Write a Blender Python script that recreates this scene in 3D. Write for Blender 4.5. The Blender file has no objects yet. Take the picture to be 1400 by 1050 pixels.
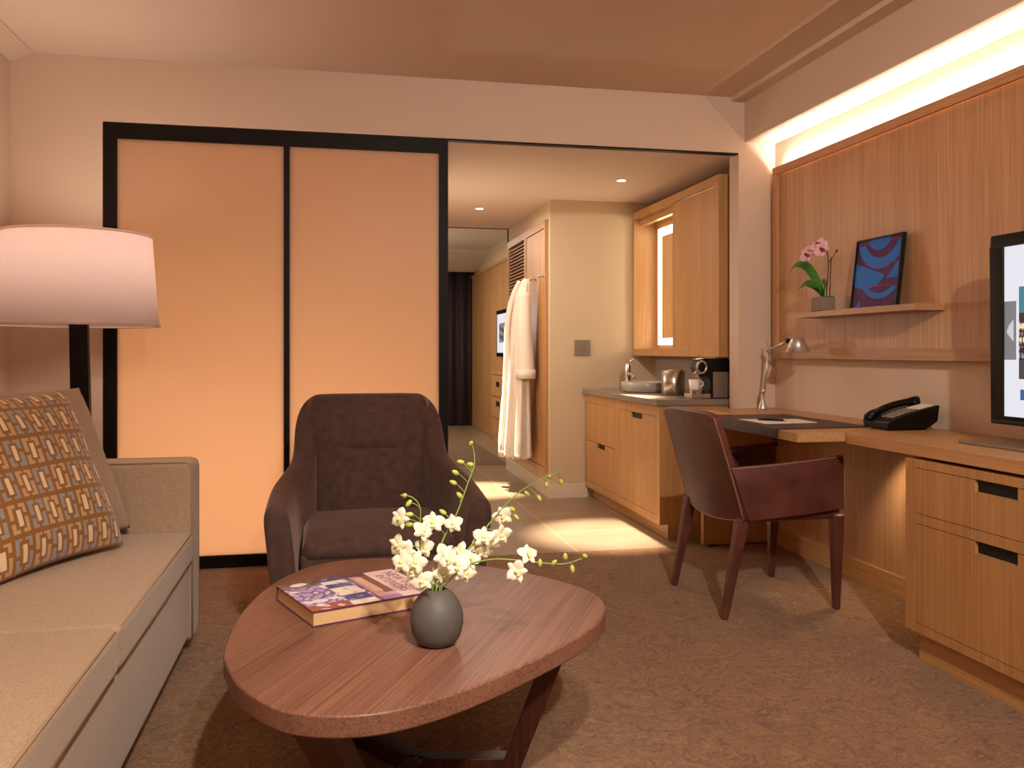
import bpy, bmesh, math, random
from mathutils import Vector, Matrix
random.seed(7)
SC = bpy.context.scene
COL = SC.collection
PI = math.pi

# ------------------------------------------------------------------ materials
def lin(h):
    h = h.lstrip('#')
    r = []
    for i in (0, 2, 4):
        c = int(h[i:i+2], 16)/255
        r.append(c/12.92 if c <= .04045 else ((c+.055)/1.055)**2.4)
    return (*r, 1)

def new_mat(name):
    m = bpy.data.materials.new(name); m.use_nodes = True
    nt = m.node_tree
    b = nt.nodes['Principled BSDF']
    return m, nt, b

def plain(name, col, rough=.6, metal=0, spec=.5, noise=0, nscale=40, bump=0, bscale=200, sheen=0, coat=0):
    m, nt, b = new_mat(name)
    c = lin(col)
    b.inputs['Base Color'].default_value = c
    b.inputs['Roughness'].default_value = rough
    b.inputs['Metallic'].default_value = metal
    b.inputs['Specular IOR Level'].default_value = spec
    if sheen:
        b.inputs['Sheen Weight'].default_value = sheen
        b.inputs['Sheen Roughness'].default_value = .4
        b.inputs['Sheen Tint'].default_value = (min(1, c[0]*4+.4), min(1, c[1]*4+.3), min(1, c[2]*4+.26), 1)
    if coat:
        b.inputs['Coat Weight'].default_value = coat
    tc = nt.nodes.new('ShaderNodeTexCoord')
    if noise:
        n = nt.nodes.new('ShaderNodeTexNoise'); n.inputs['Scale'].default_value = nscale
        n.inputs['Detail'].default_value = 4
        nt.links.new(tc.outputs['Object'], n.inputs['Vector'])
        r = nt.nodes.new('ShaderNodeValToRGB')
        r.color_ramp.elements[0].position = .3; r.color_ramp.elements[1].position = .7
        r.color_ramp.elements[0].color = (*[k*(1-noise) for k in c[:3]], 1)
        r.color_ramp.elements[1].color = (*[min(1, k*(1+noise)) for k in c[:3]], 1)
        nt.links.new(n.outputs['Fac'], r.inputs['Fac'])
        nt.links.new(r.outputs['Color'], b.inputs['Base Color'])
    if bump:
        n = nt.nodes.new('ShaderNodeTexNoise'); n.inputs['Scale'].default_value = bscale
        nt.links.new(tc.outputs['Object'], n.inputs['Vector'])
        bp = nt.nodes.new('ShaderNodeBump'); bp.inputs['Strength'].default_value = bump
        bp.inputs['Distance'].default_value = .002
        nt.links.new(n.outputs['Fac'], bp.inputs['Height'])
        nt.links.new(bp.outputs['Normal'], b.inputs['Normal'])
    return m

def wood(name, c1, c2, axis='z', rough=.45, fine=1.0, boards=0, rot=0):
    """straight grained veneer: noise stretched along the grain axis"""
    m, nt, b = new_mat(name)
    tc = nt.nodes.new('ShaderNodeTexCoord')
    mp = nt.nodes.new('ShaderNodeMapping')
    nt.links.new(tc.outputs['Object'], mp.inputs['Vector'])
    s = [110*fine]*3; s[{'x': 0, 'y': 1, 'z': 2}[axis]] = 2.2
    if rot:
        m0 = nt.nodes.new('ShaderNodeMapping'); m0.inputs['Rotation'].default_value = (0, 0, rot)
        nt.links.new(tc.outputs['Object'], m0.inputs['Vector']); nt.links.new(m0.outputs['Vector'], mp.inputs['Vector'])
    mp.inputs['Scale'].default_value = s
    n = nt.nodes.new('ShaderNodeTexNoise'); n.inputs['Scale'].default_value = 1; n.inputs['Detail'].default_value = 5
    n.inputs['Distortion'].default_value = .3
    nt.links.new(mp.outputs['Vector'], n.inputs['Vector'])
    mp2 = nt.nodes.new('ShaderNodeMapping')
    s2 = [9]*3; s2[{'x': 0, 'y': 1, 'z': 2}[axis]] = .35
    mp2.inputs['Scale'].default_value = s2
    nt.links.new((m0 if rot else tc).outputs['Vector' if rot else 'Object'], mp2.inputs['Vector'])
    n2 = nt.nodes.new('ShaderNodeTexNoise'); n2.inputs['Scale'].default_value = 1; n2.inputs['Detail'].default_value = 2
    nt.links.new(mp2.outputs['Vector'], n2.inputs['Vector'])
    mx = nt.nodes.new('ShaderNodeMath'); mx.operation = 'MULTIPLY_ADD'
    nt.links.new(n2.outputs['Fac'], mx.inputs[0]); mx.inputs[1].default_value = .45
    nt.links.new(n.outputs['Fac'], mx.inputs[2])
    r = nt.nodes.new('ShaderNodeValToRGB')
    r.color_ramp.elements[0].position = .45; r.color_ramp.elements[1].position = 1.0
    r.color_ramp.elements[0].color = lin(c1); r.color_ramp.elements[1].color = lin(c2)
    nt.links.new(mx.outputs[0], r.inputs['Fac'])
    nt.links.new(r.outputs['Color'], b.inputs['Base Color'])
    b.inputs['Roughness'].default_value = rough
    bp = nt.nodes.new('ShaderNodeBump'); bp.inputs['Strength'].default_value = .25; bp.inputs['Distance'].default_value = .001
    nt.links.new(n.outputs['Fac'], bp.inputs['Height']); nt.links.new(bp.outputs['Normal'], b.inputs['Normal'])
    return m

def painted(name, rough=.5, sheen=0, emit=0):
    m, nt, b = new_mat(name)
    a = nt.nodes.new('ShaderNodeAttribute'); a.attribute_name = 'print'
    nt.links.new(a.outputs['Color'], b.inputs['Base Color'])
    b.inputs['Roughness'].default_value = rough
    if sheen: b.inputs['Sheen Weight'].default_value = sheen
    if emit:
        b.inputs['Base Color'].default_value = (.02, .02, .02, 1)
        nt.links.remove(b.inputs['Base Color'].links[0])
        nt.links.new(a.outputs['Color'], b.inputs['Emission Color'])
        b.inputs['Emission Strength'].default_value = emit
    return m

def emitter(name, col, strength):
    m, nt, b = new_mat(name)
    b.inputs['Base Color'].default_value = (0, 0, 0, 1)
    b.inputs['Emission Color'].default_value = lin(col)
    b.inputs['Emission Strength'].default_value = strength
    return m

def translucent(name, col, amount=.5, rough=.6):
    m, nt, b = new_mat(name)
    b.inputs['Base Color'].default_value = lin(col)
    b.inputs['Roughness'].default_value = rough
    t = nt.nodes.new('ShaderNodeBsdfTranslucent'); t.inputs['Color'].default_value = lin(col)
    mx = nt.nodes.new('ShaderNodeMixShader'); mx.inputs['Fac'].default_value = amount
    nt.links.new(b.outputs[0], mx.inputs[1]); nt.links.new(t.outputs[0], mx.inputs[2])
    nt.links.new(mx.outputs[0], nt.nodes['Material Output'].inputs['Surface'])
    return m

def carpet_mat(name, c1, c2):
    m, nt, b = new_mat(name)
    tc = nt.nodes.new('ShaderNodeTexCoord')
    n = nt.nodes.new('ShaderNodeTexNoise'); n.inputs['Scale'].default_value = 9; n.inputs['Detail'].default_value = 3
    nt.links.new(tc.outputs['Object'], n.inputs['Vector'])
    sc = nt.nodes.new('ShaderNodeVectorMath'); sc.operation = 'MULTIPLY_ADD'
    sc.inputs[1].default_value = (.35, .35, .35)
    nt.links.new(n.outputs['Color'], sc.inputs[0]); nt.links.new(tc.outputs['Object'], sc.inputs[2])
    mp = nt.nodes.new('ShaderNodeMapping'); mp.inputs['Scale'].default_value = (26, 75, 1)
    nt.links.new(sc.outputs[0], mp.inputs['Vector'])
    n2 = nt.nodes.new('ShaderNodeTexNoise'); n2.inputs['Scale'].default_value = 1; n2.inputs['Detail'].default_value = 2
    n2.inputs['Distortion'].default_value = 1.2
    nt.links.new(mp.outputs['Vector'], n2.inputs['Vector'])
    n3 = nt.nodes.new('ShaderNodeTexNoise'); n3.inputs['Scale'].default_value = 420; n3.inputs['Detail'].default_value = 2
    nt.links.new(tc.outputs['Object'], n3.inputs['Vector'])
    ad = nt.nodes.new('ShaderNodeMath'); ad.operation = 'MULTIPLY_ADD'
    nt.links.new(n3.outputs['Fac'], ad.inputs[0]); ad.inputs[1].default_value = .55
    nt.links.new(n2.outputs['Fac'], ad.inputs[2])
    r = nt.nodes.new('ShaderNodeValToRGB')
    r.color_ramp.elements[0].position = .62; r.color_ramp.elements[1].position = .98
    r.color_ramp.elements[0].color = lin(c1); r.color_ramp.elements[1].color = lin(c2)
    nt.links.new(ad.outputs[0], r.inputs['Fac'])
    nt.links.new(r.outputs['Color'], b.inputs['Base Color'])
    b.inputs['Roughness'].default_value = .95; b.inputs['Specular IOR Level'].default_value = .1
    b.inputs['Sheen Weight'].default_value = .15
    bp = nt.nodes.new('ShaderNodeBump'); bp.inputs['Strength'].default_value = .8; bp.inputs['Distance'].default_value = .006
    nt.links.new(ad.outputs[0], bp.inputs['Height']); nt.links.new(bp.outputs['Normal'], b.inputs['Normal'])
    return m

def tile_mat(name):
    m, nt, b = new_mat(name)
    tc = nt.nodes.new('ShaderNodeTexCoord')
    mp = nt.nodes.new('ShaderNodeMapping'); mp.inputs['Location'].default_value = (-.17, .08, 0)
    nt.links.new(tc.outputs['Object'], mp.inputs['Vector'])
    br = nt.nodes.new('ShaderNodeTexBrick'); br.offset = 0; br.squash = 1
    br.inputs['Scale'].default_value = 1; br.inputs['Brick Width'].default_value = .6; br.inputs['Row Height'].default_value = .6
    br.inputs['Mortar Size'].default_value = .004; br.inputs['Mortar Smooth'].default_value = .2
    br.inputs['Color1'].default_value = lin('#9a8268'); br.inputs['Color2'].default_value = lin('#8e775e')
    br.inputs['Mortar'].default_value = lin('#c4ab8c')
    nt.links.new(mp.outputs[0], br.inputs['Vector'])
    n = nt.nodes.new('ShaderNodeTexNoise'); n.inputs['Scale'].default_value = 5; n.inputs['Detail'].default_value = 6
    nt.links.new(tc.outputs['Object'], n.inputs['Vector'])
    mx = nt.nodes.new('ShaderNodeMix'); mx.data_type = 'RGBA'; mx.blend_type = 'MULTIPLY'; mx.inputs['Factor'].default_value = .35
    nt.links.new(br.outputs['Color'], mx.inputs['A']); nt.links.new(n.outputs['Fac'], mx.inputs['B'])
    nt.links.new(mx.outputs['Result'], b.inputs['Base Color'])
    b.inputs['Roughness'].default_value = .38
    return m

MAT = dict(
    wall=plain('wall_paint', '#d4bfab', .8, bump=.15, bscale=300, spec=.2),
    ceil=plain('ceiling_paint', '#dac6b4', .9, spec=.1),
    white=plain('white_trim_paint', '#d8cbb8', .5),
    hallwall=plain('hall_paint', '#cdb89a', .75, spec=.2),
    nichewall=plain('niche_paint', '#a3948a', .6, spec=.2),
    carpet=carpet_mat('brown_carpet', '#6b482c', '#9c734a'),
    carpet2=carpet_mat('bedroom_carpet', '#4a3523', '#8a6a4a'),
    tile=tile_mat('stone_tile'),
    oak=wood('oak_veneer', '#a27446', '#c39663', 'z', .42),
    oakh=wood('oak_along_wall', '#a87a4e', '#c89b69', 'y', .38),
    panel=wood('wall_panel_veneer', '#a67852', '#c99d74', 'z', .42),
    panelh=wood('wall_panel_rail', '#9c6e49', '#bc8e66', 'y', .42),
    walnut=wood('coffee_table_top_wood', '#533528', '#946652', 'x', .42, 2.2, rot=math.radians(-62)),
    legwood=wood('dark_red_leg_wood', '#2b120c', '#55281b', 'z', .35),
    dark=plain('dark_bronze_frame', '#140b09', .5, spec=.15),
    black=plain('black_plastic', '#090808', .35, spec=.25),
    cut=plain('black_handle_recess', '#050404', .6),
    sofa=plain('beige_sofa_weave', '#ad957c', .95, noise=.16, nscale=190, bump=.7, bscale=500, sheen=.25, spec=.15),
    piping=plain('beige_piping', '#a58d70', .9, spec=.1),
    velvet=plain('brown_velvet', '#4d3a35', .9, noise=.18, nscale=30, sheen=.35, bump=.2, spec=.1),
    leather=plain('oxblood_leather', '#5b3128', .45, noise=.3, nscale=9, bump=.25, bscale=180, spec=.35),
    leather_in=plain('leather_stitch', '#96705a', .5),
    shade=translucent('linen_lampshade', '#f9eeea', .6, .9),
    frost=translucent('frosted_glass', '#fbe6d2', .85, .35),
    vase=plain('grey_ceramic', '#524d49', .6, bump=.1),
    petal=translucent('white_petal', '#fffbe6', .3, .5),
    lip=plain('yellow_green_throat', '#e4e0a0', .5),
    bud=translucent('green_bud', '#c9d468', .3, .5),
    stem=plain('green_stem', '#7d9440', .5),
    pink=translucent('pink_petal', '#f6cfd6', .25, .5),
    magenta=plain('magenta_throat', '#8d1440', .5),
    leaf=plain('dark_green_leaf', '#2f7020', .4, noise=.3, nscale=20),
    twig=plain('brown_twig', '#5a3a24', .7),
    pot=plain('grey_pot', '#7d6f63', .7),
    steel=plain('brushed_steel', '#b9afa6', .28, 1),
    chrome=plain('chrome', '#d8d2cc', .12, 1),
    alu=plain('satin_aluminium', '#c9bfb6', .35, .7),
    stone=plain('grey_stone_counter', '#84776b', .3, noise=.08, nscale=80),
    basin=plain('grey_white_ceramic', '#b5aca6', .25),
    towel=plain('white_terry', '#e9dccd', .95, bump=.8, bscale=220, sheen=.4, spec=.1),
    curtain=plain('aubergine_curtain', '#2c2026', .8, sheen=.3),
    tan=plain('dark_brown_leather_pad', '#3a2620', .5, bump=.2),
    paper=plain('white_paper', '#efe6dc', .7),
    plate=plain('metal_plate', '#8f8173', .35, .5),
    mirror=plain('mirror_glass', '#e8e4dc', .02, 1),
    led=emitter('white_led_strip', '#ffe6bd', 9),
    lampglow=emitter('downlight_lamp', '#ffe9c8', 30),
    pageedge=plain('book_pages', '#cda878', .8),
    purple=plain('purple_boards', '#5d2a52', .5),
    title=plain('title_ink', '#9a6f86', .6),
    printed=painted('printed_cover', .3),
    art=painted('printed_art', .7),
    pillow=painted('woven_cushion', .85, .3),
    screen=painted('lit_tv_screen', .3, 0, 1.0),
    hoteldark=plain('dark_display_keys', '#2a2724', .4),
    keys=plain('grey_phone_keys', '#8d857c', .4),
    cupw=plain('white_porcelain', '#fff6ea', .25),
)

# ------------------------------------------------------------------ mesh helpers
def nb(): return bmesh.new()

def box(bm, x0, x1, y0, y1, z0, z1, mi=0):
    v = [bm.verts.new(p) for p in ((x0, y0, z0), (x1, y0, z0), (x1, y1, z0), (x0, y1, z0),
                                   (x0, y0, z1), (x1, y0, z1), (x1, y1, z1), (x0, y1, z1))]
    for f in ((0, 3, 2, 1), (4, 5, 6, 7), (0, 1, 5, 4), (1, 2, 6, 5), (2, 3, 7, 6), (3, 0, 4, 7)):
        bm.faces.new([v[i] for i in f]).material_index = mi
    return v

def hexa(bm, b, t, mi=0):
    """solid between a bottom quad and a top quad"""
    v = [bm.verts.new(p) for p in list(b)+list(t)]
    for f in ((0, 3, 2, 1), (4, 5, 6, 7), (0, 1, 5, 4), (1, 2, 6, 5), (2, 3, 7, 6), (3, 0, 4, 7)):
        bm.faces.new([v[i] for i in f]).material_index = mi
    return v

def beam(bm, p, q, w, d, up=(0, 0, 1), w2=None, d2=None):
    """straight board from p to q with section w x d (w across, d along the up hint)"""
    p, q = Vector(p), Vector(q); a = (q-p).normalized(); u = Vector(up)
    s = a.cross(u).normalized(); t = s.cross(a).normalized()
    w2 = w2 or w; d2 = d2 or d
    A = [p+s*w/2*i+t*d/2*j for i, j in ((-1, -1), (1, -1), (1, 1), (-1, 1))]
    B = [q+s*w2/2*i+t*d2/2*j for i, j in ((-1, -1), (1, -1), (1, 1), (-1, 1))]
    return hexa(bm, A, B)

def prism(bm, pts, z0, z1, mi=0):
    lo = [bm.verts.new((x, y, z0)) for x, y in pts]; hi = [bm.verts.new((x, y, z1)) for x, y in pts]
    n = len(pts)
    bm.faces.new(lo[::-1]).material_index = mi; bm.faces.new(hi).material_index = mi
    for i in range(n):
        bm.faces.new((lo[i], lo[(i+1) % n], hi[(i+1) % n], hi[i])).material_index = mi

def lathe(bm, prof, c=(0, 0, 0), n=40, mi=0, ax=None):
    """prof = [(r, z)...]; ax turns the +z axis to another direction"""
    M = Matrix.Identity(3)
    if ax is not None: M = Vector((0, 0, 1)).rotation_difference(Vector(ax)).to_matrix()
    rows = []
    for r, z in prof:
        if r < 1e-5: rows.append([bm.verts.new(Vector(c)+M@Vector((0, 0, z)))])
        else: rows.append([bm.verts.new(Vector(c)+M@Vector((r*math.cos(2*PI*k/n), r*math.sin(2*PI*k/n), z))) for k in range(n)])
    for a, b in zip(rows, rows[1:]):
        for k in range(n):
            k2 = (k+1) % n
            vs = ([a[0]] if len(a) == 1 else [a[k], a[k2]]) + ([b[0]] if len(b) == 1 else [b[k2], b[k]])
            if len(vs) > 2: bm.faces.new(vs).material_index = mi

def tube(bm, pts, r, n=8, mi=0, smooth_path=0):
    pts = [Vector(p) for p in pts]
    if smooth_path: pts = spline(pts, smooth_path)
    m = len(pts)
    rr = r if isinstance(r, (list, tuple)) else [r]*m
    if len(rr) != m: rr = [rr[0]+(rr[-1]-rr[0])*i/(m-1) for i in range(m)]
    prev = None; rows = []
    for i, p in enumerate(pts):
        t = (pts[min(i+1, m-1)]-pts[max(i-1, 0)]).normalized()
        if prev is None:
            u = t.cross(Vector((0, 0, 1)))
            if u.length < .1: u = t.cross(Vector((1, 0, 0)))
            u.normalize()
        else: u = (prev-t*prev.dot(t)).normalized()
        prev = u; w = t.cross(u)
        rows.append([bm.verts.new(p+(u*math.cos(2*PI*k/n)+w*math.sin(2*PI*k/n))*rr[i]) for k in range(n)])
    for a, b in zip(rows, rows[1:]):
        for k in range(n): bm.faces.new((a[k], a[(k+1) % n], b[(k+1) % n], b[k])).material_index = mi
    bm.faces.new(rows[0][::-1]).material_index = mi; bm.faces.new(rows[-1]).material_index = mi

def spline(pts, k=6, closed=False):
    pts = [Vector(p) for p in pts]; out = []; n = len(pts)
    rng = n if closed else n-1
    for i in range(rng):
        if closed: p0, p1, p2, p3 = pts[(i-1) % n], pts[i], pts[(i+1) % n], pts[(i+2) % n]
        else: p0, p1, p2, p3 = pts[max(i-1, 0)], pts[i], pts[i+1], pts[min(i+2, n-1)]
        for j in range(k):
            t = j/k
            out.append(.5*((2*p1)+(p2-p0)*t+(2*p0-5*p1+4*p2-p3)*t*t+(3*p1-p0-3*p2+p3)*t**3))
    if not closed: out.append(pts[-1])
    return out

def surf(bm, nu, nv, f, close_u=False, mi=0):
    g = [[bm.verts.new(f(i/(nu if close_u else nu-1), j/(nv-1))) for i in range(nu)] for j in range(nv)]
    for j in range(nv-1):
        for i in range(nu if close_u else nu-1):
            bm.faces.new((g[j][i], g[j][(i+1) % nu], g[j+1][(i+1) % nu], g[j+1][i])).material_index = mi
    return g

def slab_surf(bm, nu, nv, f, thick):
    """closed sheet of a given thickness about the surface f(u, v)"""
    e = 1e-3
    def nrm(u, v):
        a = Vector(f(min(u+e, 1), v))-Vector(f(max(u-e, 0), v)); b = Vector(f(u, min(v+e, 1)))-Vector(f(u, max(v-e, 0)))
        return a.cross(b).normalized()
    A = surf(bm, nu, nv, lambda u, v: Vector(f(u, v))+nrm(u, v)*thick/2)
    B = surf(bm, nu, nv, lambda u, v: Vector(f(u, v))-nrm(u, v)*thick/2)
    ring = [(0, i) for i in range(nu)]+[(j, nu-1) for j in range(1, nv)]+[(nv-1, i) for i in range(nu-2, -1, -1)]+[(j, 0) for j in range(nv-2, 0, -1)]
    for k in range(len(ring)):
        a, b = ring[k], ring[(k+1) % len(ring)]
        bm.faces.new((A[a[0]][a[1]], B[a[0]][a[1]], B[b[0]][b[1]], A[b[0]][b[1]]))

def rbox(bm, x0, x1, y0, y1, z0, z1, r, crown=0, sag=None, n=8):
    """rounded upholstery block; crown lifts the middle of the top"""
    c = Vector(((x0+x1)/2, (y0+y1)/2, (z0+z1)/2)); h = Vector(((x1-x0)/2, (y1-y0)/2, (z1-z0)/2))
    def axis(H):
        a = [-H+r*k for k in (0, .12, .3, .55, .8)]
        inner = [-H+r+(2*H-2*r)*k/n for k in range(n+1)]
        return a+inner+[-k for k in reversed(a)]
    AX = [axis(H) for H in h]
    vs = {}
    def V(i, j, k):
        key = (i, j, k)
        if key not in vs:
            q = Vector((AX[0][i], AX[1][j], AX[2][k]))
            cl = Vector([max(-(h[m]-r), min(h[m]-r, q[m])) for m in range(3)])
            d = q-cl
            p = cl+d.normalized()*r if d.length > 1e-9 else q
            if crown:
                a, b = q[0]/h[0], q[1]/h[1]
                w = (q[2]/h[2]+1)/2
                p.z += crown*(1-a*a)*(1-b*b)*w
            if sag: p += Vector(sag(q[0]/h[0], q[1]/h[1], q[2]/h[2]))
            vs[key] = bm.verts.new(c+p)
        return vs[key]
    N = [len(a)-1 for a in AX]
    for k, flip in ((0, True), (N[2], False)):
        for i in range(N[0]):
            for j in range(N[1]):
                f = [V(i, j, k), V(i+1, j, k), V(i+1, j+1, k), V(i, j+1, k)]
                bm.faces.new(f[::-1] if flip else f)
    for j, flip in ((0, False), (N[1], True)):
        for i in range(N[0]):
            for k in range(N[2]):
                f = [V(i, j, k), V(i+1, j, k), V(i+1, j, k+1), V(i, j, k+1)]
                bm.faces.new(f[::-1] if flip else f)
    for i, flip in ((0, True), (N[0], False)):
        for j in range(N[1]):
            for k in range(N[2]):
                f = [V(i, j, k), V(i, j+1, k), V(i, j+1, k+1), V(i, j, k+1)]
                bm.faces.new(f[::-1] if flip else f)

def root_loc(o):
    v = Vector((0, 0, 0))
    while o is not None:
        v += o.location; o = o.parent
    return v

def obj(name, bm, mats, parent=None, bevel=0, seg=2, smooth=False, sub=0, label=None, origin=None):
    """link ONE mesh built in world coordinates; its origin goes to the thing's base"""
    bmesh.ops.remove_doubles(bm, verts=bm.verts, dist=1e-6)
    bmesh.ops.recalc_face_normals(bm, faces=bm.faces)
    if not isinstance(mats, (list, tuple)): mats = [mats]
    if parent is not None: off = root_loc(parent)
    elif origin is not None: off = Vector(origin)
    else:
        lo = [min(v.co[i] for v in bm.verts) for i in range(3)]; hi = [max(v.co[i] for v in bm.verts) for i in range(3)]
        off = Vector(((lo[0]+hi[0])/2, (lo[1]+hi[1])/2, lo[2]))
    for v in bm.verts: v.co -= off
    me = bpy.data.meshes.new(name); bm.to_mesh(me); bm.free()
    for m in mats: me.materials.append(MAT[m] if isinstance(m, str) else m)
    o = bpy.data.objects.new(name, me); COL.objects.link(o)
    if parent is not None: o.parent = parent
    else: o.location = off
    if smooth:
        for p in me.polygons: p.use_smooth = True
    if bevel:
        b = o.modifiers.new('bevel', 'BEVEL'); b.width = bevel; b.segments = seg; b.limit_method = 'ANGLE'; b.angle_limit = math.radians(40)
        for p in me.polygons: p.use_smooth = True
        wn = o.modifiers.new('wn', 'WEIGHTED_NORMAL'); wn.keep_sharp = False
    if sub:
        s = o.modifiers.new('sub', 'SUBSURF'); s.levels = sub; s.render_levels = sub
    if label: o['label'] = label
    return o

def tag(o, label, cat, group=None):
    o['label'] = label; o['category'] = cat
    if group: o['group'] = group
    return o

def thing(name, label, cat, loc=(0, 0, 0), group=None):
    o = bpy.data.objects.new(name, None); COL.objects.link(o); o.location = loc; o.empty_display_size = .1
    return tag(o, label, cat, group)

def struct(name, bm, m, bevel=0):
    o = obj(name, bm, m, origin=(0, 0, 0), bevel=bevel); o['kind'] = 'structure'
    return o

def B(*a):
    bm = nb(); box(bm, *a); return bm

def paint_faces(o, fn):
    """colour every face by fn(center) -> hex; a printed or woven pattern of the thing itself"""
    me = o.data
    at = me.color_attributes.new('print', 'FLOAT_COLOR', 'CORNER')
    for p in me.polygons:
        c = fn(p.index, p.center)
        for li in p.loop_indices: at.data[li].color = c
SPRAYS = {
    'A': [(0.231, 2.146, 0.536), (0.25, 2.15, 0.618), (0.27, 2.16, 0.677), (0.305, 2.17, 0.737), (0.336, 2.18, 0.814), (0.354, 2.19, 0.86), (0.352, 2.2, 0.902), (0.342, 2.2, 0.913)],
    'B': [(0.25, 2.146, 0.53), (0.284, 2.17, 0.579), (0.326, 2.2, 0.623), (0.382, 2.24, 0.672), (0.446, 2.28, 0.728), (0.512, 2.32, 0.77), (0.587, 2.36, 0.794), (0.638, 2.38, 0.81)],
    'C': [(0.255, 2.146, 0.532), (0.274, 2.13, 0.574), (0.318, 2.11, 0.619), (0.377, 2.09, 0.637), (0.427, 2.08, 0.637), (0.488, 2.07, 0.63), (0.544, 2.06, 0.625), (0.576, 2.06, 0.628), (0.619, 2.06, 0.642)],
    'D': [(0.234, 2.146, 0.541), (0.216, 2.12, 0.606), (0.206, 2.1, 0.672), (0.205, 2.09, 0.725), (0.204, 2.08, 0.773), (0.186, 2.08, 0.798), (0.156, 2.08, 0.805)],
}
FLOWERS = [('D', (0.156, 2.07, 0.751)), ('D', (0.152, 2.093, 0.682)), ('D', (0.174, 2.086, 0.665)), ('D', (0.21, 2.085, 0.716)), ('A', (0.245, 2.156, 0.721)), ('A', (0.294, 2.143, 0.719)), ('D', (0.161, 2.071, 0.646)), ('D', (0.217, 2.105, 0.671)), ('D', (0.188, 2.101, 0.615)), ('D', (0.211, 2.1, 0.591)), ('A', (0.257, 2.162, 0.583)), ('C', (0.277, 2.1, 0.639)), ('B', (0.319, 2.205, 0.63)), ('C', (0.298, 2.1, 0.625)), ('C', (0.317, 2.107, 0.604)), ('B', (0.383, 2.216, 0.666)), ('B', (0.412, 2.237, 0.649)), ('B', (0.391, 2.246, 0.62)), ('B', (0.431, 2.232, 0.666)), ('B', (0.446, 2.281, 0.705)), ('C', (0.467, 2.068, 0.652)), ('C', (0.437, 2.053, 0.616)), ('B', (0.368, 2.242, 0.633)), ('A', (0.268, 2.145, 0.597)), ('A', (0.269, 2.133, 0.642)), ('D', (0.195, 2.091, 0.64)), ('C', (0.332, 2.116, 0.635))]
BUDS = [('A', (0.346, 2.197, 0.912)), ('A', (0.319, 2.191, 0.866)), ('A', (0.344, 2.193, 0.859)), ('A', (0.304, 2.181, 0.841)), ('A', (0.299, 2.184, 0.815)), ('A', (0.314, 2.176, 0.783)), ('A', (0.271, 2.172, 0.743)), ('B', (0.595, 2.357, 0.797)), ('B', (0.588, 2.364, 0.772)), ('B', (0.522, 2.323, 0.757)), ('B', (0.554, 2.311, 0.746)), ('B', (0.47, 2.272, 0.726)), ('B', (0.482, 2.273, 0.703)), ('B', (0.636, 2.384, 0.776)), ('C', (0.498, 2.067, 0.628)), ('C', (0.531, 2.059, 0.629)), ('C', (0.559, 2.055, 0.643)), ('C', (0.578, 2.058, 0.612)), ('C', (0.61, 2.056, 0.642)), ('D', (0.166, 2.075, 0.804)), ('D', (0.177, 2.079, 0.785)), ('D', (0.179, 2.079, 0.758)), ('D', (0.179, 2.094, 0.731))]
# ------------------------------------------------------------------ the room
XL, XR, YB, H2 = -1.60, 2.61, 4.78, 2.335
struct('floor', B(XL-.1, XR+.1, -2.6, 4.772, -.05, 0), 'carpet')
bm = nb(); box(bm, XL-.1, 2.6, 4.772, 8.57, -.05, 0); box(bm, 1.74, 2.6, 8.57, 13.6, -.05, 0)
struct('floor_hall', bm, 'tile')
struct('floor_bedroom', B(XL-.1, 1.74, 8.57, 13.6, -.05, .003), 'carpet2')
struct('wall_left', B(XL-.15, XL, -2.6, 4.78, 0, 2.8), 'wall')
struct('wall_rear', B(XL-.15, XR+.15, -2.75, -2.6, 0, 2.8), 'wall')
bm = nb()
box(bm, XL-.15, -1.165, YB, 4.90, 0, H2)
box(bm, XL-.15, 2.80, YB, 4.90, H2, 2.8)
box(bm, 2.372, 2.80, YB, 4.90, 0, H2)
struct('wall_back', bm, 'wall')
struct('wall_right', B(XR, XR+.15, -2.6, YB, 0, 2.8), 'wall')
struct('ceiling', B(-1.49, 2.41, -2.6, YB, 2.665, 2.8), 'ceil')
bm = nb(); hexa(bm, [(XL, -2.6, 2.615), (-1.49, -2.6, 2.66), (-1.49, YB, 2.66), (XL, YB, 2.615)],
                [(XL, -2.6, 2.8), (-1.49, -2.6, 2.8), (-1.49, YB, 2.8), (XL, YB, 2.8)])
struct('trim_1', bm, 'wall')
struct('left_fill_ledge', B(XL, -1.51, -2.6, 3.45, 2.19, 2.21), 'wall')  # ledge added out of view to carry the left fill light
struct('trim_2', B(2.326, 2.41, -2.6, YB, 2.638, 2.665), 'ceil')
struct('ceiling_bulkhead', B(2.41, XR, -2.6, YB, 2.40, 2.8), 'wall')
struct('trim_3', B(.626, 2.372, YB+.004, YB+.05, H2-.008, H2), 'dark')
struct('baseboard_left', B(XL, XL+.012, -2.6, 4.78, 0, .1), 'wall')
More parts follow.
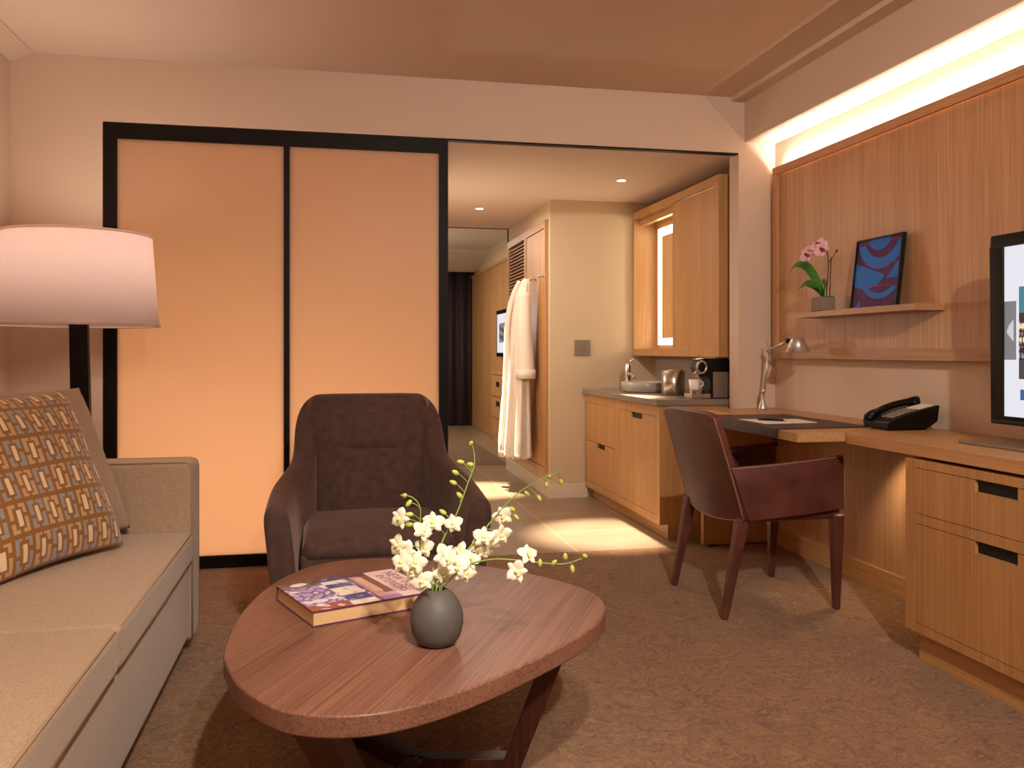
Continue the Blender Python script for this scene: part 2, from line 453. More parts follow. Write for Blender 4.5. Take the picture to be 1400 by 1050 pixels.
# hall beyond the opening
struct('ceiling_hall', B(.56, 2.60, 4.90, 8.25, H2, 2.5), 'ceil')
bm = nb(); box(bm, .56, .62, 4.90, 8.25, 0, H2)
struct('wall_hall_left', bm, 'hallwall')
bm = nb(); box(bm, 1.66, 2.60, 6.55, 6.615, 0, H2)
struct('wall_hall_end', bm, 'hallwall')
bm = nb()
box(bm, 1.66, 1.75, 6.615, 8.25, 2.192, H2); box(bm, 1.66, 1.75, 6.615, 8.25, 0, .188)
box(bm, 1.66, 1.75, 8.122, 8.25, .188, 2.192)
box(bm, 1.66, 2.25, 8.19, 8.25, 0, 2.6)
struct('wall_hall_right', bm, 'hallwall')
struct('wall_niche', B(2.53, 2.80, 4.90, 6.55, 0, H2), 'nichewall')
bm = nb(); box(bm, 1.648, 1.96, 6.538, 6.55, 0, .105); box(bm, 1.648, 1.66, 6.55, 8.25, 0, .105)
struct('baseboard_hall', bm, 'white')
# bedroom
struct('wall_bedroom_right', B(2.15, 2.30, 8.25, 13.6, 0, 2.75), 'hallwall')
struct('wall_bedroom_back', B(XL-.1, 2.30, 13.5, 13.65, 0, 2.75), 'hallwall')
struct('wall_bedroom_left', B(XL-.1, XL, 8.35, 13.6, 0, 2.75), 'hallwall')
bm = nb()
box(bm, XL-.1, 2.15, 8.25, 11.97, 2.58, 2.75)
hexa(bm, [(XL-.1, 11.97, 2.58), (2.15, 11.97, 2.58), (2.15, 12.85, 2.35), (XL-.1, 12.85, 2.35)],
     [(XL-.1, 11.97, 2.75), (2.15, 11.97, 2.75), (2.15, 12.85, 2.75), (XL-.1, 12.85, 2.75)])
box(bm, XL-.1, 2.15, 12.85, 13.0, 2.35, 2.75)
box(bm, XL-.1, 2.15, 13.0, 13.5, 2.55, 2.75)
box(bm, XL-.1, 2.15, 8.20, 8.25, H2, 2.75)
struct('ceiling_bedroom', bm, 'white')
# the lit bathroom behind the frosted screen
bm = nb(); box(bm, XL-.1, .56, 8.2, 8.35, 0, 2.6); box(bm, XL-.15, XL, 4.9, 8.35, 0, 2.6)
struct('wall_bathroom', bm, 'wall')
struct('ceiling_bathroom', B(XL-.1, .56, 4.9, 8.2, 2.5, 2.6), 'ceil')

# ------------------------------------------------------------------ sliding screen
t = thing('sliding_screen', 'dark framed sliding screen with two glowing frosted panes behind armchair', 'sliding door', (-.27, 4.80, 0))
x0, x1, ya, yb = -1.163, .626, 4.786, 4.83
bm = nb()
box(bm, x0, x0+.064, ya, yb, .002, 2.333); box(bm, x1-.05, x1, ya, yb, .002, 2.333)
box(bm, x0+.064, x1-.05, ya, yb, 2.253, 2.333); box(bm, x0+.064, x1-.05, ya, yb, .002, .066)
obj('frame', bm, 'dark', t)
obj('mullion', B(-.262, -.232, ya+.002, yb-.002, .066, 2.253), 'dark', t)
obj('pane', B(x0+.064, -.262, ya+.018, ya+.026, .066, 2.253), 'frost', t)
obj('pane', B(-.232, x1-.05, ya+.018, ya+.026, .066, 2.253), 'frost', t)

# ------------------------------------------------------------------ right wall joinery
t = thing('wall_panel', 'tall vertical-grain wooden wall panel with raised edge above the desk', 'wall panel', (2.585, 2.6, 1.108))
y0, y1, z0, z1 = .55, 4.72, 1.108, 2.237
obj('panel_field', B(2.582, 2.609, y0+.04, y1-.04, z0+.04, z1-.04), 'panel', t)
bm = nb(); box(bm, 2.56, 2.576, y0, y1, z1-.045, z1); box(bm, 2.56, 2.609, y0, y1, z0, z0+.055)
obj('rail', bm, 'panelh', t)
bm = nb(); box(bm, 2.56, 2.609, y1-.04, y1, z0+.055, z1-.045); box(bm, 2.56, 2.609, y0, y0+.04, z0+.055, z1-.045)
obj('stile', bm, 'panel', t)
obj('strip_light', B(2.584, 2.604, y0+.05, y1-.05, z1-.038, z1-.030), 'led', t, label='glowing cove light strip along the panel top')
s = obj('shelf', B(2.43, 2.581, 3.262, 4.24, 1.326, 1.355), 'panelh', bevel=.002)
tag(s, 'thin floating wooden shelf holding the orchid pot and framed print', 'shelf')
t = thing('lower_wall_panel', 'vertical-grain wood panel on wall under the desk', 'wall panel', (2.6, 3.8, .1))
obj('panel_field', B(2.59, 2.609, 2.0, 4.755, .1, .76), 'panel', t)
obj('skirting', B(2.575, 2.609, 2.0, 4.755, 0, .1), 'oakh', t)

# ------------------------------------------------------------------ desk
WT, WB = .809, .764
t = thing('desk', 'long built-in oak desk along the right wall', 'desk', (2.35, 2.9, 0))
bm = nb(); box(bm, 2.10, 2.607, .60, 3.252, WB, WT); box(bm, 2.13, 2.607, 3.252, 4.775, WB, WT-.0005)
obj('worktop', bm, 'oakh', t, bevel=.0015)
obj('writing_leaf', B(1.882, 2.135, 3.262, 4.30, .771, WT+.0005), 'oakh', t, bevel=.0015, label='wider oak writing leaf in front of the chair')
bm = nb(); box(bm, 2.128, 2.574, 4.735, 4.772, .012, WB)
obj('leg', bm, 'oak', t, bevel=.001, label='flat oak panel leg at the far end')
obj('glide', B(2.17, 2.22, 4.74, 4.77, .001, .012), 'black', t)

t = thing('desk_drawer_cabinet', 'oak drawer cabinet on recessed plinth under the near end of desk', 'drawer cabinet', (2.35, 2.0, 0))
y0, y1 = 1.10, 2.87
bm = nb()
box(bm, 2.122, 2.573, y0, y1, .117, WB-.012)
for a, b_, c, d in ((2.812, y1, .117, .752), (1.98, 2.03, .117, .752), (y0, 1.155, .117, .752)):
    box(bm, 2.10, 2.122, a, b_, c, d)
for a, b_ in ((2.03, 2.812), (1.155, 1.98)):
    box(bm, 2.10, 2.122, a, b_, .117, .150); box(bm, 2.10, 2.122, a, b_, .517, .553); box(bm, 2.10, 2.122, a, b_, .722, .752)
obj('body', bm, 'oak', t)
obj('plinth', B(2.145, 2.57, y0+.03, 2.852, 0, .117), 'oakh', t)
def drawer(y0, y1, z0, z1, cy, cw, ch, x=2.10, parent=None, name='drawer', th=.017):
    g = .0025
    y0 += g; y1 -= g; z0 += g; z1 -= g
    bm = nb()
    box(bm, x, x+th, y0, y1, z0, z1-ch); box(bm, x, x+th, y0, cy-cw/2, z1-ch, z1); box(bm, x, x+th, cy+cw/2, y1, z1-ch, z1)
    d = obj(name, bm, 'oak', parent)
    obj('handle_recess', B(x+.0165 if False else x+th-.003, x+th+.001, cy-cw/2+.0005, cy+cw/2-.0005, z1-ch+.0005, z1), 'cut', d, label='black cut-out grip')
    return d
for (a, b_) in ((2.03, 2.812), (1.155, 1.98)):
    drawer(a, b_, .553, .722, (a+b_)/2, .187, .040, parent=t)
    drawer(a, b_, .150, .517, (a+b_)/2, .187, .040, parent=t)

# leather pad, paper, pen
bm = nb()
prism(bm, [(1.872, 3.415), (2.355, 3.46), (2.36, 4.22), (1.872, 4.245)], WT+.001, WT+.005)
box(bm, 1.868, 1.880, 3.415, 4.245, .776, WT+.005)
o = tag(obj('desk_pad', bm, 'tan', bevel=.001), 'dark brown leather desk pad folded over the desk edge', 'desk pad')
bm = nb(); prism(bm, [(1.945, 3.655), (2.217, 3.668), (2.235, 3.875), (1.95, 3.925)], WT+.0055, WT+.0075)
tag(obj('paper_sheet', bm, 'paper'), 'white sheet of paper on the leather desk pad', 'paper')
t = thing('pen', 'dark pen lying on the white paper', 'pen', (2.05, 3.78, WT+.008))
bm = nb(); tube(bm, [(2.005, 3.835, .8222), (2.09, 3.745, .8222)], .005, 10); obj('barrel', bm, 'black', t, smooth=True)
bm = nb(); tube(bm, [(2.09, 3.745, .8222), (2.103, 3.731, .8222)], [.005, .001], 10); obj('tip', bm, 'chrome', t, smooth=True)
bm = nb(); tube(bm, [(2.008, 3.832, .828), (2.034, 3.804, .828)], .0012, 6); obj('clip', bm, 'chrome', t)

# desk lamp
t = thing('desk_lamp', 'slim aluminium jointed desk lamp with cone shade at far end of desk', 'lamp', (2.45, 4.63, WT))
bm = nb(); lathe(bm, [(0, WT+.001), (.026, WT+.001), (.026, WT+.006), (.021, WT+.03), (.010, WT+.055), (.009, WT+.10), (0, WT+.10)], (2.45, 4.63, 0), 24)
obj('base', bm, 'alu', t, smooth=True)
J, Eb, Hd = Vector((2.455, 4.62, .91)), Vector((2.472, 4.60, 1.154)), Vector((2.43, 4.30, 1.206))
bm = nb(); tube(bm, [(2.45, 4.63, .90), J+Vector((0, 0, .02))], .010, 12); tube(bm, [J, Eb], .006, 10); tube(bm, [J+Vector((.0, .014, 0)), Eb+Vector((0, .014, 0))], .002, 6)
obj('lower_arm', bm, 'alu', t, smooth=True)
bm = nb(); tube(bm, [Eb, Hd], .0085, 10); tube(bm, [Eb, Eb+Vector((.0, .03, .05))], .003, 8); tube(bm, [Eb+Vector((0, -.02, -.012)), Eb+Vector((0, .03, .012))], .008, 8)
tube(bm, [Eb+Vector((-.012, 0, 0)), Eb+Vector((.012, 0, 0))], .011, 12)
obj('upper_arm', bm, 'alu', t, smooth=True)
bm = nb(); tube(bm, [Hd+Vector((-.015, 0, 0)), Hd+Vector((.015, 0, 0))], .013, 14); tube(bm, [Hd, Hd+Vector((-.01, -.05, .0))], .007, 8)
obj('joint', bm, 'black', t, smooth=True)
sc_ = (2.418, 4.19, 0)
bm = nb(); lathe(bm, [(.0, 1.222), (.030, 1.221), (.034, 1.216), (.065, 1.144), (.063, 1.143), (.032, 1.212), (0, 1.216)], sc_, 36)
lathe(bm, [(0, 1.228), (.014, 1.226), (.018, 1.219)], (2.412, 4.235, 0), 16)
sh = obj('shade', bm, 'alu', t, smooth=True)
bm = nb(); lathe(bm, [(0, 1.15), (.013, 1.155), (.018, 1.172), (.012, 1.19), (0, 1.195)], sc_, 20)
obj('bulb', bm, emitter('warm_bulb', '#ffc27a', 2.5), t, smooth=True)

# telephone: built lying, low end towards -x
t = thing('telephone', 'black desk telephone with handset and grey keypad on the desk', 'telephone', (2.43, 3.37, WT))
def ph_z(a): return WT+.036+.072*(a**.75)         # top profile, a = 0 at the low end
xa, xb, yc, hw = 2.315, 2.56, 3.365, .095
bm = nb()
na = 14
rows = []
for i in range(na):
    a = i/(na-1); x = xa+(xb-xa)*a
    lo = WT+.006+(.0 if a < .8 else (a-.8)*.16)
    rows.append([bm.verts.new((x, yc-hw, ph_z(a))), bm.verts.new((x, yc+hw, ph_z(a))), bm.verts.new((x-.0, yc+hw-.012, lo)), bm.verts.new((x, yc-hw+.012, lo))])
for a, b_ in zip(rows, rows[1:]):
    for k in range(4): bm.faces.new((a[k], a[(k+1) % 4], b_[(k+1) % 4], b_[k]))
bm.faces.new(rows[0]); bm.faces.new(rows[-1][::-1])
box(bm, xa+.02, xa+.04, yc-hw+.03, yc-hw+.05, WT+.0005, WT+.01); box(bm, xa+.02, xa+.04, yc+hw-.05, yc+hw-.03, WT+.0005, WT+.01)
box(bm, xb-.06, xb-.04, yc-hw+.03, yc+hw-.03, WT+.0005, WT+.03)
obj('body', bm, 'black', t, bevel=.004, seg=2)
def pt(a, v, up): return Vector((xa+(xb-xa)*a, yc+v, ph_z(a)+up))
bm = nb()
path = [pt(a/10, .052, .012+.010*math.sin(a/10*PI)) for a in range(0, 11)]
tube(bm, path, [.021]+[.020]+[.015]*7+[.020]+[.021], 12)
tube(bm, [pt(.02, .052, -.004), pt(.02, .052, .02)], .024, 14); tube(bm, [pt(.93, .052, -.004), pt(.93, .052, .016)], .024, 14)
obj('handset', bm, 'black', t, smooth=True)
bm = nb()
for r in range(5):
    for c in range(3):
        a = .14+r*.095; v = -.07+c*.028
        p = [pt(a, v, .0015), pt(a+.065, v, .0015), pt(a+.065, v+.021, .0015), pt(a, v+.021, .0015)]
        hexa(bm, p, [q+Vector((0, 0, .004)) for q in p])
obj('keypad', bm, 'keys', t)
bm = nb(); p = [pt(.64, -.076, .0015), pt(.95, -.076, .0015), pt(.95, .012, .0015), pt(.64, .012, .0015)]
hexa(bm, p, [q+Vector((0, 0, .002)) for q in p]); obj('label_card', bm, 'paper', t, label='pale printed card at the top of the phone')

# television on the desk
t = thing('television', 'flat television with thick black bezel standing on the desk', 'television', (2.40, 2.14, WT))
TX, ty0, ty1, tz0, tz1 = 2.335, 1.58, 2.712, .889, 1.566
bz = .058
bm = nb()
box(bm, TX-.004, TX+.05, ty0, ty1, tz1-.046, tz1); box(bm, TX-.004, TX+.05, ty0, ty1, tz0, tz0+.03)
box(bm, TX-.004, TX+.05, ty0, ty0+bz, tz0+.03, tz1-.046); box(bm, TX-.004, TX+.05, ty1-bz, ty1, tz0+.03, tz1-.046)
obj('bezel', bm, 'black', t, bevel=.004)
obj('back_shell', B(TX+.02, TX+.075, ty0+.04, ty1-.04, tz0+.03, tz1-.04), 'black', t, bevel=.01)
sy0, sy1, sz0, sz1 = ty0+bz, ty1-bz, tz0+.03, tz1-.046
bm = nb(); surf(bm, 170, 100, lambda u, v: (TX+.004, sy1+(sy0-sy1)*u, sz0+(sz1-sz0)*v))
o = obj('screen', bm, 'screen', t, label='lit white menu screen with a picture tile')
L = lambda h: lin(h)
def tvcol(i, c):
    d = (sy1-(c[1]+2.14)); z = c[2]+WT                      # d = distance from the far screen edge
    W = sy1-sy0
    for side in (0, 1):
        e = d if side == 0 else W-d
        if e < .052 and 1.118 < z < 1.325:
            w = (e-.008)/.034
            if 0 < w < 1 and abs(z-1.222) < .042*w: return L('#c9cbd2')
            return L('#77787d')
    if .068 < d < W-.068 and 1.055 < z < 1.372:
        x = (d-.068)/(W-.136)*6; y = (z-1.055)/.317
        if x % 1 < .06: x += .1
        if y < .2: return L('#3c3b40')
        if y > .72: return L('#2f7f8c') if (x*1.1) % 1 < .22 else L('#c4566c')
        if y > .62: return L('#31242c')
        n = math.sin(x*23+y*9)+math.sin(x*11-y*31)+math.sin(y*47+x*3)
        return L('#e6dfb0') if n > 1.5 else L('#d07030') if n > .9 else L('#23304d') if n > 0 else L('#17151b') if n > -1.2 else L('#8a8f9a')
    if .98 < z < 1.015 and abs((d % .21)-.12) < .05: return L('#2c58a0')
    return L('#e4e5ee')
paint_faces(o, tvcol)
bm = nb(); box(bm, TX+.03, TX+.06, 2.08, 2.2, WT+.012, tz0+.05)
obj('neck', bm, 'black', t)
bm = nb(); box(bm, 2.27, 2.50, 1.72, 2.80, WT+.001, WT+.012)
obj('stand_plate', bm, 'plate', t, bevel=.002)

# framed print leaning on the shelf
t = thing('framed_picture', 'framed blue and purple abstract print leaning on the floating shelf', 'picture', (2.50, 3.65, 1.356))
pb, ph_, lean = 2.485, .338, .055
py0, py1 = 3.468, 3.822
def pp(y, h, d): return (pb+lean*h/ph_+d, y+.022*h/ph_, 1.3565+h)
def pbox(bm, y0, y1, h0, h1, d0, d1):
    hexa(bm, [pp(y0, h0, d0), pp(y1, h0, d0), pp(y1, h0, d1), pp(y0, h0, d1)], [pp(y0, h1, d0), pp(y1, h1, d0), pp(y1, h1, d1), pp(y0, h1, d1)])
bm = nb(); f = .006
pbox(bm, py0, py1, 0, f, 0, .022); pbox(bm, py0, py1, ph_-f, ph_, 0, .022); pbox(bm, py0, py0+f, f, ph_-f, 0, .022); pbox(bm, py1-f, py1, f, ph_-f, 0, .022)
pbox(bm, py0+f, py1-f, f, ph_-f, .012, .02)
obj('frame', bm, 'black', t)
bm = nb(); surf(bm, 130, 130, lambda u, v: pp(py1-f-(py1-py0-2*f)*u, f+(ph_-2*f)*v, .008))
o = obj('print', bm, 'art', t, label='blue crescents on purple with fine grid lines')
def artcol(i, c):
    u = (i % 129)/129; v = (i//129)/129
    base = L('#431650')
    gx = abs((u*4.0+.02) % 1-.5) > .482; gy = abs((v*3.05+.1+u*.03) % 1-.5) > .482
    blue = False
    def ring(cx, cy, r0, r1, sx=1): return r0 < math.hypot((u-cx)/sx, v-cy) < r1
    if ring(.50, 1.02, 0, .20, 1.3) and v > .80: blue = True
    if ring(.55, 1.10, .40, .56, 1.0) and v < .92: blue = True
    if math.hypot((u-.28)/.42, (v-.52)/.26) < 1 and v < .50+.16*(1-u*2): blue = True
    if u > .72 and .38 < v < .62 and (v-.38) < (u-.72)*1.1: blue = True
    if ring(.60, .60, .42, .50, 1.05) and v < .26: blue = True
    if u < .18 and v < .08 and abs(u-.12-v) < .04: blue = True
    if gx or gy: return L('#6a3a86') if blue else L('#8a2c62')
    return L('#0a6cc8') if blue else base
paint_faces(o, artcol)

# potted orchid
t = thing('potted_orchid', 'small pink orchid in a square grey pot on the shelf', 'plant', (2.475, 4.03, 1.356))
bm = nb(); box(bm, 2.435, 2.51, 3.98, 4.09, 1.3565, 1.425); obj('pot', bm, 'pot', t, bevel=.004)
obj('moss', B(2.44, 2.505, 3.985, 4.085, 1.42, 1.431), 'leaf', t)
def leafmesh(pts, w):
    bm = nb(); P = spline(pts, 6); n = len(P)
    def f(u, v):
        k = v*(n-1); i = min(int(k), n-2); p = P[i].lerp(P[i+1], k-i); d = (P[i+1]-P[i]).normalized()
        s = d.cross(Vector((-.8, 0, .6))).normalized()
        ww = w*math.sin(PI*(.10+.9*v))**.7
        q = (u-.5)*2
        return p+s*q*ww+Vector((0, 0, abs(q)*ww*.25))
    slab_surf(bm, 7, 16, f, .002)
    return bm
for pts, w in (([(2.47, 4.03, 1.43), (2.465, 4.09, 1.52), (2.45, 4.17, 1.60), (2.44, 4.25, 1.61), (2.43, 4.30, 1.575)], .024),
               ([(2.47, 4.03, 1.43), (2.45, 4.05, 1.48), (2.42, 4.10, 1.50), (2.40, 4.15, 1.475)], .026),
               ([(2.47, 4.03, 1.43), (2.46, 4.00, 1.48), (2.45, 4.00, 1.52)], .024),
               ([(2.47, 4.04, 1.43), (2.44, 4.02, 1.47), (2.42, 4.04, 1.505)], .022)):
    obj('leaf', leafmesh(pts, w), 'leaf', t, smooth=True)
bm = nb(); tube(bm, [(2.475, 4.01, 1.43), (2.472, 3.99, 1.53), (2.465, 3.975, 1.62), (2.46, 3.99, 1.665), (2.45, 4.06, 1.69), (2.44, 4.12, 1.665), (2.435, 4.17, 1.655)], .0032, 8, smooth_path=5)
tube(bm, [(2.468, 3.98, 1.60), (2.46, 3.93, 1.62), (2.455, 3.88, 1.655)], .002, 6)
tube(bm, [(2.482, 3.99, 1.43), (2.476, 3.966, 1.63)], .003, 6)
obj('flower_stem', bm, 'twig', t, smooth=True)

def blossom(mats, r=.024, seed=0, lipmi=1):
    """five petals and a throat, facing +z, one mesh"""
    rnd = random.Random(seed)
    bm = nb()
    for k in range(5):
        a = 2*PI*k/5+PI/2+rnd.uniform(-.12, .12); wide = 1.25 if k in (1, 4) else .85
        ln = r*(1.08 if k in (1, 4) else 1)*rnd.uniform(.92, 1.08)
        cup = rnd.uniform(-.1, .55)
        ca, sa = math.cos(a), math.sin(a)
        def f(u, v, ca=ca, sa=sa, ln=ln, wide=wide, cup=cup):
            w = ln*.36*wide*math.sin(PI*min(1, .08+.92*v))**.6*(1 if v < .97 else .5)
            q = (u-.5)*2; x = v*ln; y = q*w
            z = cup*ln*(v**1.6)*.6-.22*ln*q*q*v+.1*ln*math.sin(v*PI)
            return Vector((x*ca-y*sa, x*sa+y*ca, z))
        surf(bm, 5, 7, f)
    nf = len(bm.faces)
    lathe(bm, [(0, r*.05), (r*.14, r*.1), (r*.2, r*.32), (r*.1, r*.42), (0, r*.36)], (0, 0, 0), 8, mi=lipmi)
    def g(u, v): return Vector((r*.24*(u-.5)*2*math.sin(PI*(.2+.7*v)), -r*.12-r*.42*v, r*.2+r*.25*math.sin(v*PI)))
    surf(bm, 4, 5, g, mi=lipmi)
    return bm

def place(bm, loc, d, roll=0, scale=1):
    M = Matrix.Translation(Vector(loc)) @ Vector((0, 0, 1)).rotation_difference(Vector(d).normalized()).to_matrix().to_4x4() @ Matrix.Rotation(roll, 4, 'Z') @ Matrix.Scale(scale, 4)
    bmesh.ops.transform(bm, matrix=M, verts=bm.verts)
    return bm
for k, (p, d) in enumerate((((2.415, 3.95, 1.665), (-.8, -.6, .1)), ((2.405, 4.075, 1.652), (-.8, -.55, 0)), ((2.43, 4.015, 1.695), (-.7, -.4, .6)))):
    obj('blossom', place(blossom(None, .043, 40+k), p, d, 0), ['pink', 'magenta'], t, smooth=True)
for p in ((2.44, 4.135, 1.66), (2.436, 4.17, 1.655), (2.456, 3.885, 1.65)):
    bm = nb(); lathe(bm, [(0, -.008), (.005, -.004), (.006, .002), (0, .009)], p, 8); obj('bud', bm, 'twig', t, smooth=True)
# ------------------------------------------------------------------ desk chair (faces +x)
t = thing('desk_chair', 'dark red-brown leather armchair with tapered leather legs at the desk', 'chair', (1.92, 3.72, 0))
ca, cb = 3.42, 4.03
def backf(u, v):                      # u across (y), v up
    y = ca+(cb-ca)*u; q = (u-.5)*2
    zb = .425-.03*(1-q*q); zt = .882+.004*(1-q*q)-.02*abs(q)**6
    z = zb+(zt-zb)*v
    x = 1.735-.125*v**1.1-.03*(1-q*q)*(1-.3*v)
    ins = .018*v*(q)                  # slightly narrower at the top
    return Vector((x, y-ins, z))
bm = nb(); slab_surf(bm, 18, 16, backf, .034)
obj('backrest', bm, 'leather', t, bevel=.006, seg=2)
bm = nb()
for e in (0, 1):
    tube(bm, [backf(e, v/10)+Vector((-.017, 0, 0)) for v in range(11)], .0028, 6)
tube(bm, [backf(u/14, 0)+Vector((-.016, 0, 0)) for u in range(15)], .0026, 6)
obj('stitching', bm, 'leather_in', t, smooth=True, label='pale stitched edge of the back')
for s, y in ((-1, ca+.008), (1, cb-.008)):
    def armf(u, v, s=s, y=y):         # u front-back, v up
        xb_ = 1.742-.075*v; x = xb_+(2.195-xb_)*u
        zt = .645+.042*u**1.2; zb = .418+.04*u
        z = zb+(zt-zb)*v
        return Vector((x, y+s*.012*math.sin(PI*u)+(-s)*.045*max(0, v-.75)*4*.25*(1), z))
    bm = nb(); slab_surf(bm, 16, 12, armf, .03)
    obj('armrest', bm, 'leather', t, bevel=.005)
    def topf(u, v, s=s, y=y):
        p = armf(u, 1, s, y); return p+Vector((0, -s*.055*v*math.sin(PI*min(1, .25+.6*u)), -.012*v*v-.004*v))
    bm = nb(); slab_surf(bm, 14, 6, topf, .010)
    obj('armrest_cap', bm, 'leather', t, bevel=.003)
    bm = nb(); tube(bm, [armf(u/12, 1, s, y)+Vector((0, s*.014, .001)) for u in range(13)], .003, 6)
    tube(bm, [armf(1, v/8, s, y)+Vector((.001, s*.013, 0)) for v in range(9)], .0026, 6)
    obj('stitching', bm, 'leather_in', t, smooth=True)
bm = nb(); rbox(bm, 1.735, 2.205, ca+.03, cb-.03, .405, .505, .022, crown=.012)
obj('seat', bm, 'leather', t, smooth=True)
for (bx, by), (tx, ty), sx in (((1.64, 3.44), (1.735, 3.462), 0), ((1.64, 3.995), (1.72, 3.985), 0), ((2.198, 3.482), (2.178, 3.447), 0), ((2.187, 4.045), (2.175, 4.0), 0)):
    bm = nb(); beam(bm, (bx, by, .001), (tx, ty, .43), .028, .030, (0, 1, .001), .052, .052)
    obj('leg', bm, 'leather', t, bevel=.006, seg=3)

# ------------------------------------------------------------------ brown velvet armchair (faces the camera)
AC = Vector((.165, 3.62, 0)); t = thing('velvet_armchair', 'dark brown velvet lounge armchair in front of the glowing screen', 'armchair', AC)
t_ang = math.radians(1)
def loc(p):
    x, y, z = p; return Vector((AC.x+x*math.cos(t_ang)-y*math.sin(t_ang), AC.y+x*math.sin(t_ang)+y*math.cos(t_ang), z))
# stations: (x, y at base, top height, shift of the top (dx, dy), thickness)
stn = [(-.36, -.40, .585, -.02, 0, .095), (-.355, -.24, .605, -.02, 0, .10), (-.35, -.08, .635, -.01, 0, .10), (-.322, .06, .672, 0, .0, .10),
       (-.302, .15, .715, .008, .01, .10), (-.292, .21, .79, .010, .04, .10), (-.286, .256, .895, .012, .09, .10), (-.258, .284, .945, .012, .12, .10), (-.19, .295, .952, .005, .13, .10), (-.08, .30, .953, 0, .13, .10)]
stn = stn+[(-x, y, h, -dx, dy, w) for x, y, h, dx, dy, w in reversed(stn)]
P = spline([(a[0], a[1], a[2]) for a in stn], 4); Q = spline([(a[3], a[4], a[5]) for a in stn], 4)
bm = nb(); rings = []
for i, (p, q) in enumerate(zip(P, Q)):
    tn = (P[min(i+1, len(P)-1)]-P[max(i-1, 0)]); tn.z = 0; tn.normalize(); nrm = Vector((-tn.y, tn.x, 0))   # points inwards? (left-hand)
    if nrm.dot(Vector((-p.x, -.1-p.y, 0))) < 0: nrm = -nrm
    h, w, sh = p.z, q.z, Vector((q.x, q.y, 0)); b0 = Vector((p.x, p.y, 0))
    def at(z, off):
        k = max(0, (z-.12)/(h-.12)); return loc(b0*1.0+sh*k*k+Vector((0, 0, z))+nrm*off+(b0.normalized()*-.03*(1-k) if True else 0))
    zz = [.12, .2, .32, .44, h-.12, h-.05, h-.015]
    ring = [at(z, -w/2*(1 if j < 6 else .8)) for j, z in enumerate(zz)]+[at(h, -w*.22), at(h+.004, w*.1), at(h-.012, w*.36), at(h-.045, w/2)]
    ring += [at(z, w/2) for z in (h-.14, .44, .32, .2, .12)]
    rings.append([bm.verts.new(r) for r in ring])
for a, b_ in zip(rings, rings[1:]):
    for k in range(len(a)): bm.faces.new((a[k], a[(k+1) % len(a)], b_[(k+1) % len(a)], b_[k]))
for rg, d in ((rings[0], -.012), (rings[-1], -.012)):
    c = Vector((0, 0, 0))
    for v in rg: c += v.co
    c /= len(rg)
    inn = [bm.verts.new(v.co.lerp(c, .18)+Vector((0, d, 0))) for v in rg]
    for k in range(len(rg)): bm.faces.new((rg[k], rg[(k+1) % len(rg)], inn[(k+1) % len(rg)], inn[k]))
    n_ = len(inn)
    for k in range(n_//2-1):
        bm.faces.new((inn[k], inn[k+1], inn[n_-2-k], inn[n_-1-k]))
obj('shell', bm, 'velvet', t, smooth=True, sub=1)
# inner back pad with a short tufted crease
def backpad(u, v):
    q = (u-.5)*2; z = .40+.532*v
    hw = .258-.02*v**6
    y = .195+.155*v**1.3-.055*math.cos(q*PI/2)**.6*(math.sin(PI*min(1, v*.93+.05))**.4)
    dent = .026*math.exp(-((v-.60)/.035)**2)*math.exp(-(q/.42)**6)
    puff = -.010*math.exp(-((v-.69)/.07)**2)*math.exp(-(q/.6)**4)
    y += dent+puff+.03*abs(q)**5
    return loc((q*hw, y, z-.012*(abs(q)**6)*v))
bm = nb(); slab_surf(bm, 40, 48, backpad, .07)
obj('back_cushion', bm, 'velvet', t, smooth=True)
bm = nb(); rbox(bm, -.285, .285, -.37, .24, .385, .462, .036, crown=.022)
for v in bm.verts:
    v.co.z += .03*(v.co.y+.37)/.6*0+(-.012 if v.co.y < -.3 else 0); v.co = loc(v.co)
obj('seat_cushion', bm, 'velvet', t, smooth=True)
bm = nb(); rbox(bm, -.29, .29, -.355, .2, .12, .40, .02)
for v in bm.verts: v.co = loc(v.co)
obj('seat_base', bm, 'velvet', t, smooth=True)
for sx in (-1, 1):
    for yy in (-.33, .22):
        bm = nb(); p = loc((sx*.29, yy, 0)); lathe(bm, [(0, .001), (.014, .001), (.022, .125), (0, .125)], (p.x, p.y, 0), 14)
        obj('leg', bm, 'legwood', t, smooth=False)

# ------------------------------------------------------------------ sofa
SY0, SY1, SX = .80, 3.60, -.52
t = thing('sofa', 'long beige fabric sofa with square arm along the left wall', 'sofa', (-1.0, 2.2, 0))
bm = nb(); rbox(bm, -1.45, SX-.012, SY0+.02, SY1-.16, .07, .352, .02); obj('base', bm, 'sofa', t, smooth=True)
for y0, y1 in ((SY1-.165, SY1), (SY0, SY0+.165)):
    bm = nb(); rbox(bm, -1.46, SX, y0, y1, .055, .732, .022); a = obj('arm', bm, 'sofa', t, smooth=True)
    bm = nb()
    for yy in (y0+.006, y1-.006):
        tube(bm, [(SX-.003, yy, .07), (SX-.003, yy, .70), (SX-.012, yy, .722), (SX-.03, yy, .730), (-1.3, yy, .730)], .0035, 6)
    obj('piping', bm, 'piping', a, smooth=True)
bm = nb(); rbox(bm, -1.50, -1.27, SY0+.16, SY1-.16, .07, .80, .04); obj('backrest', bm, 'sofa', t, smooth=True)
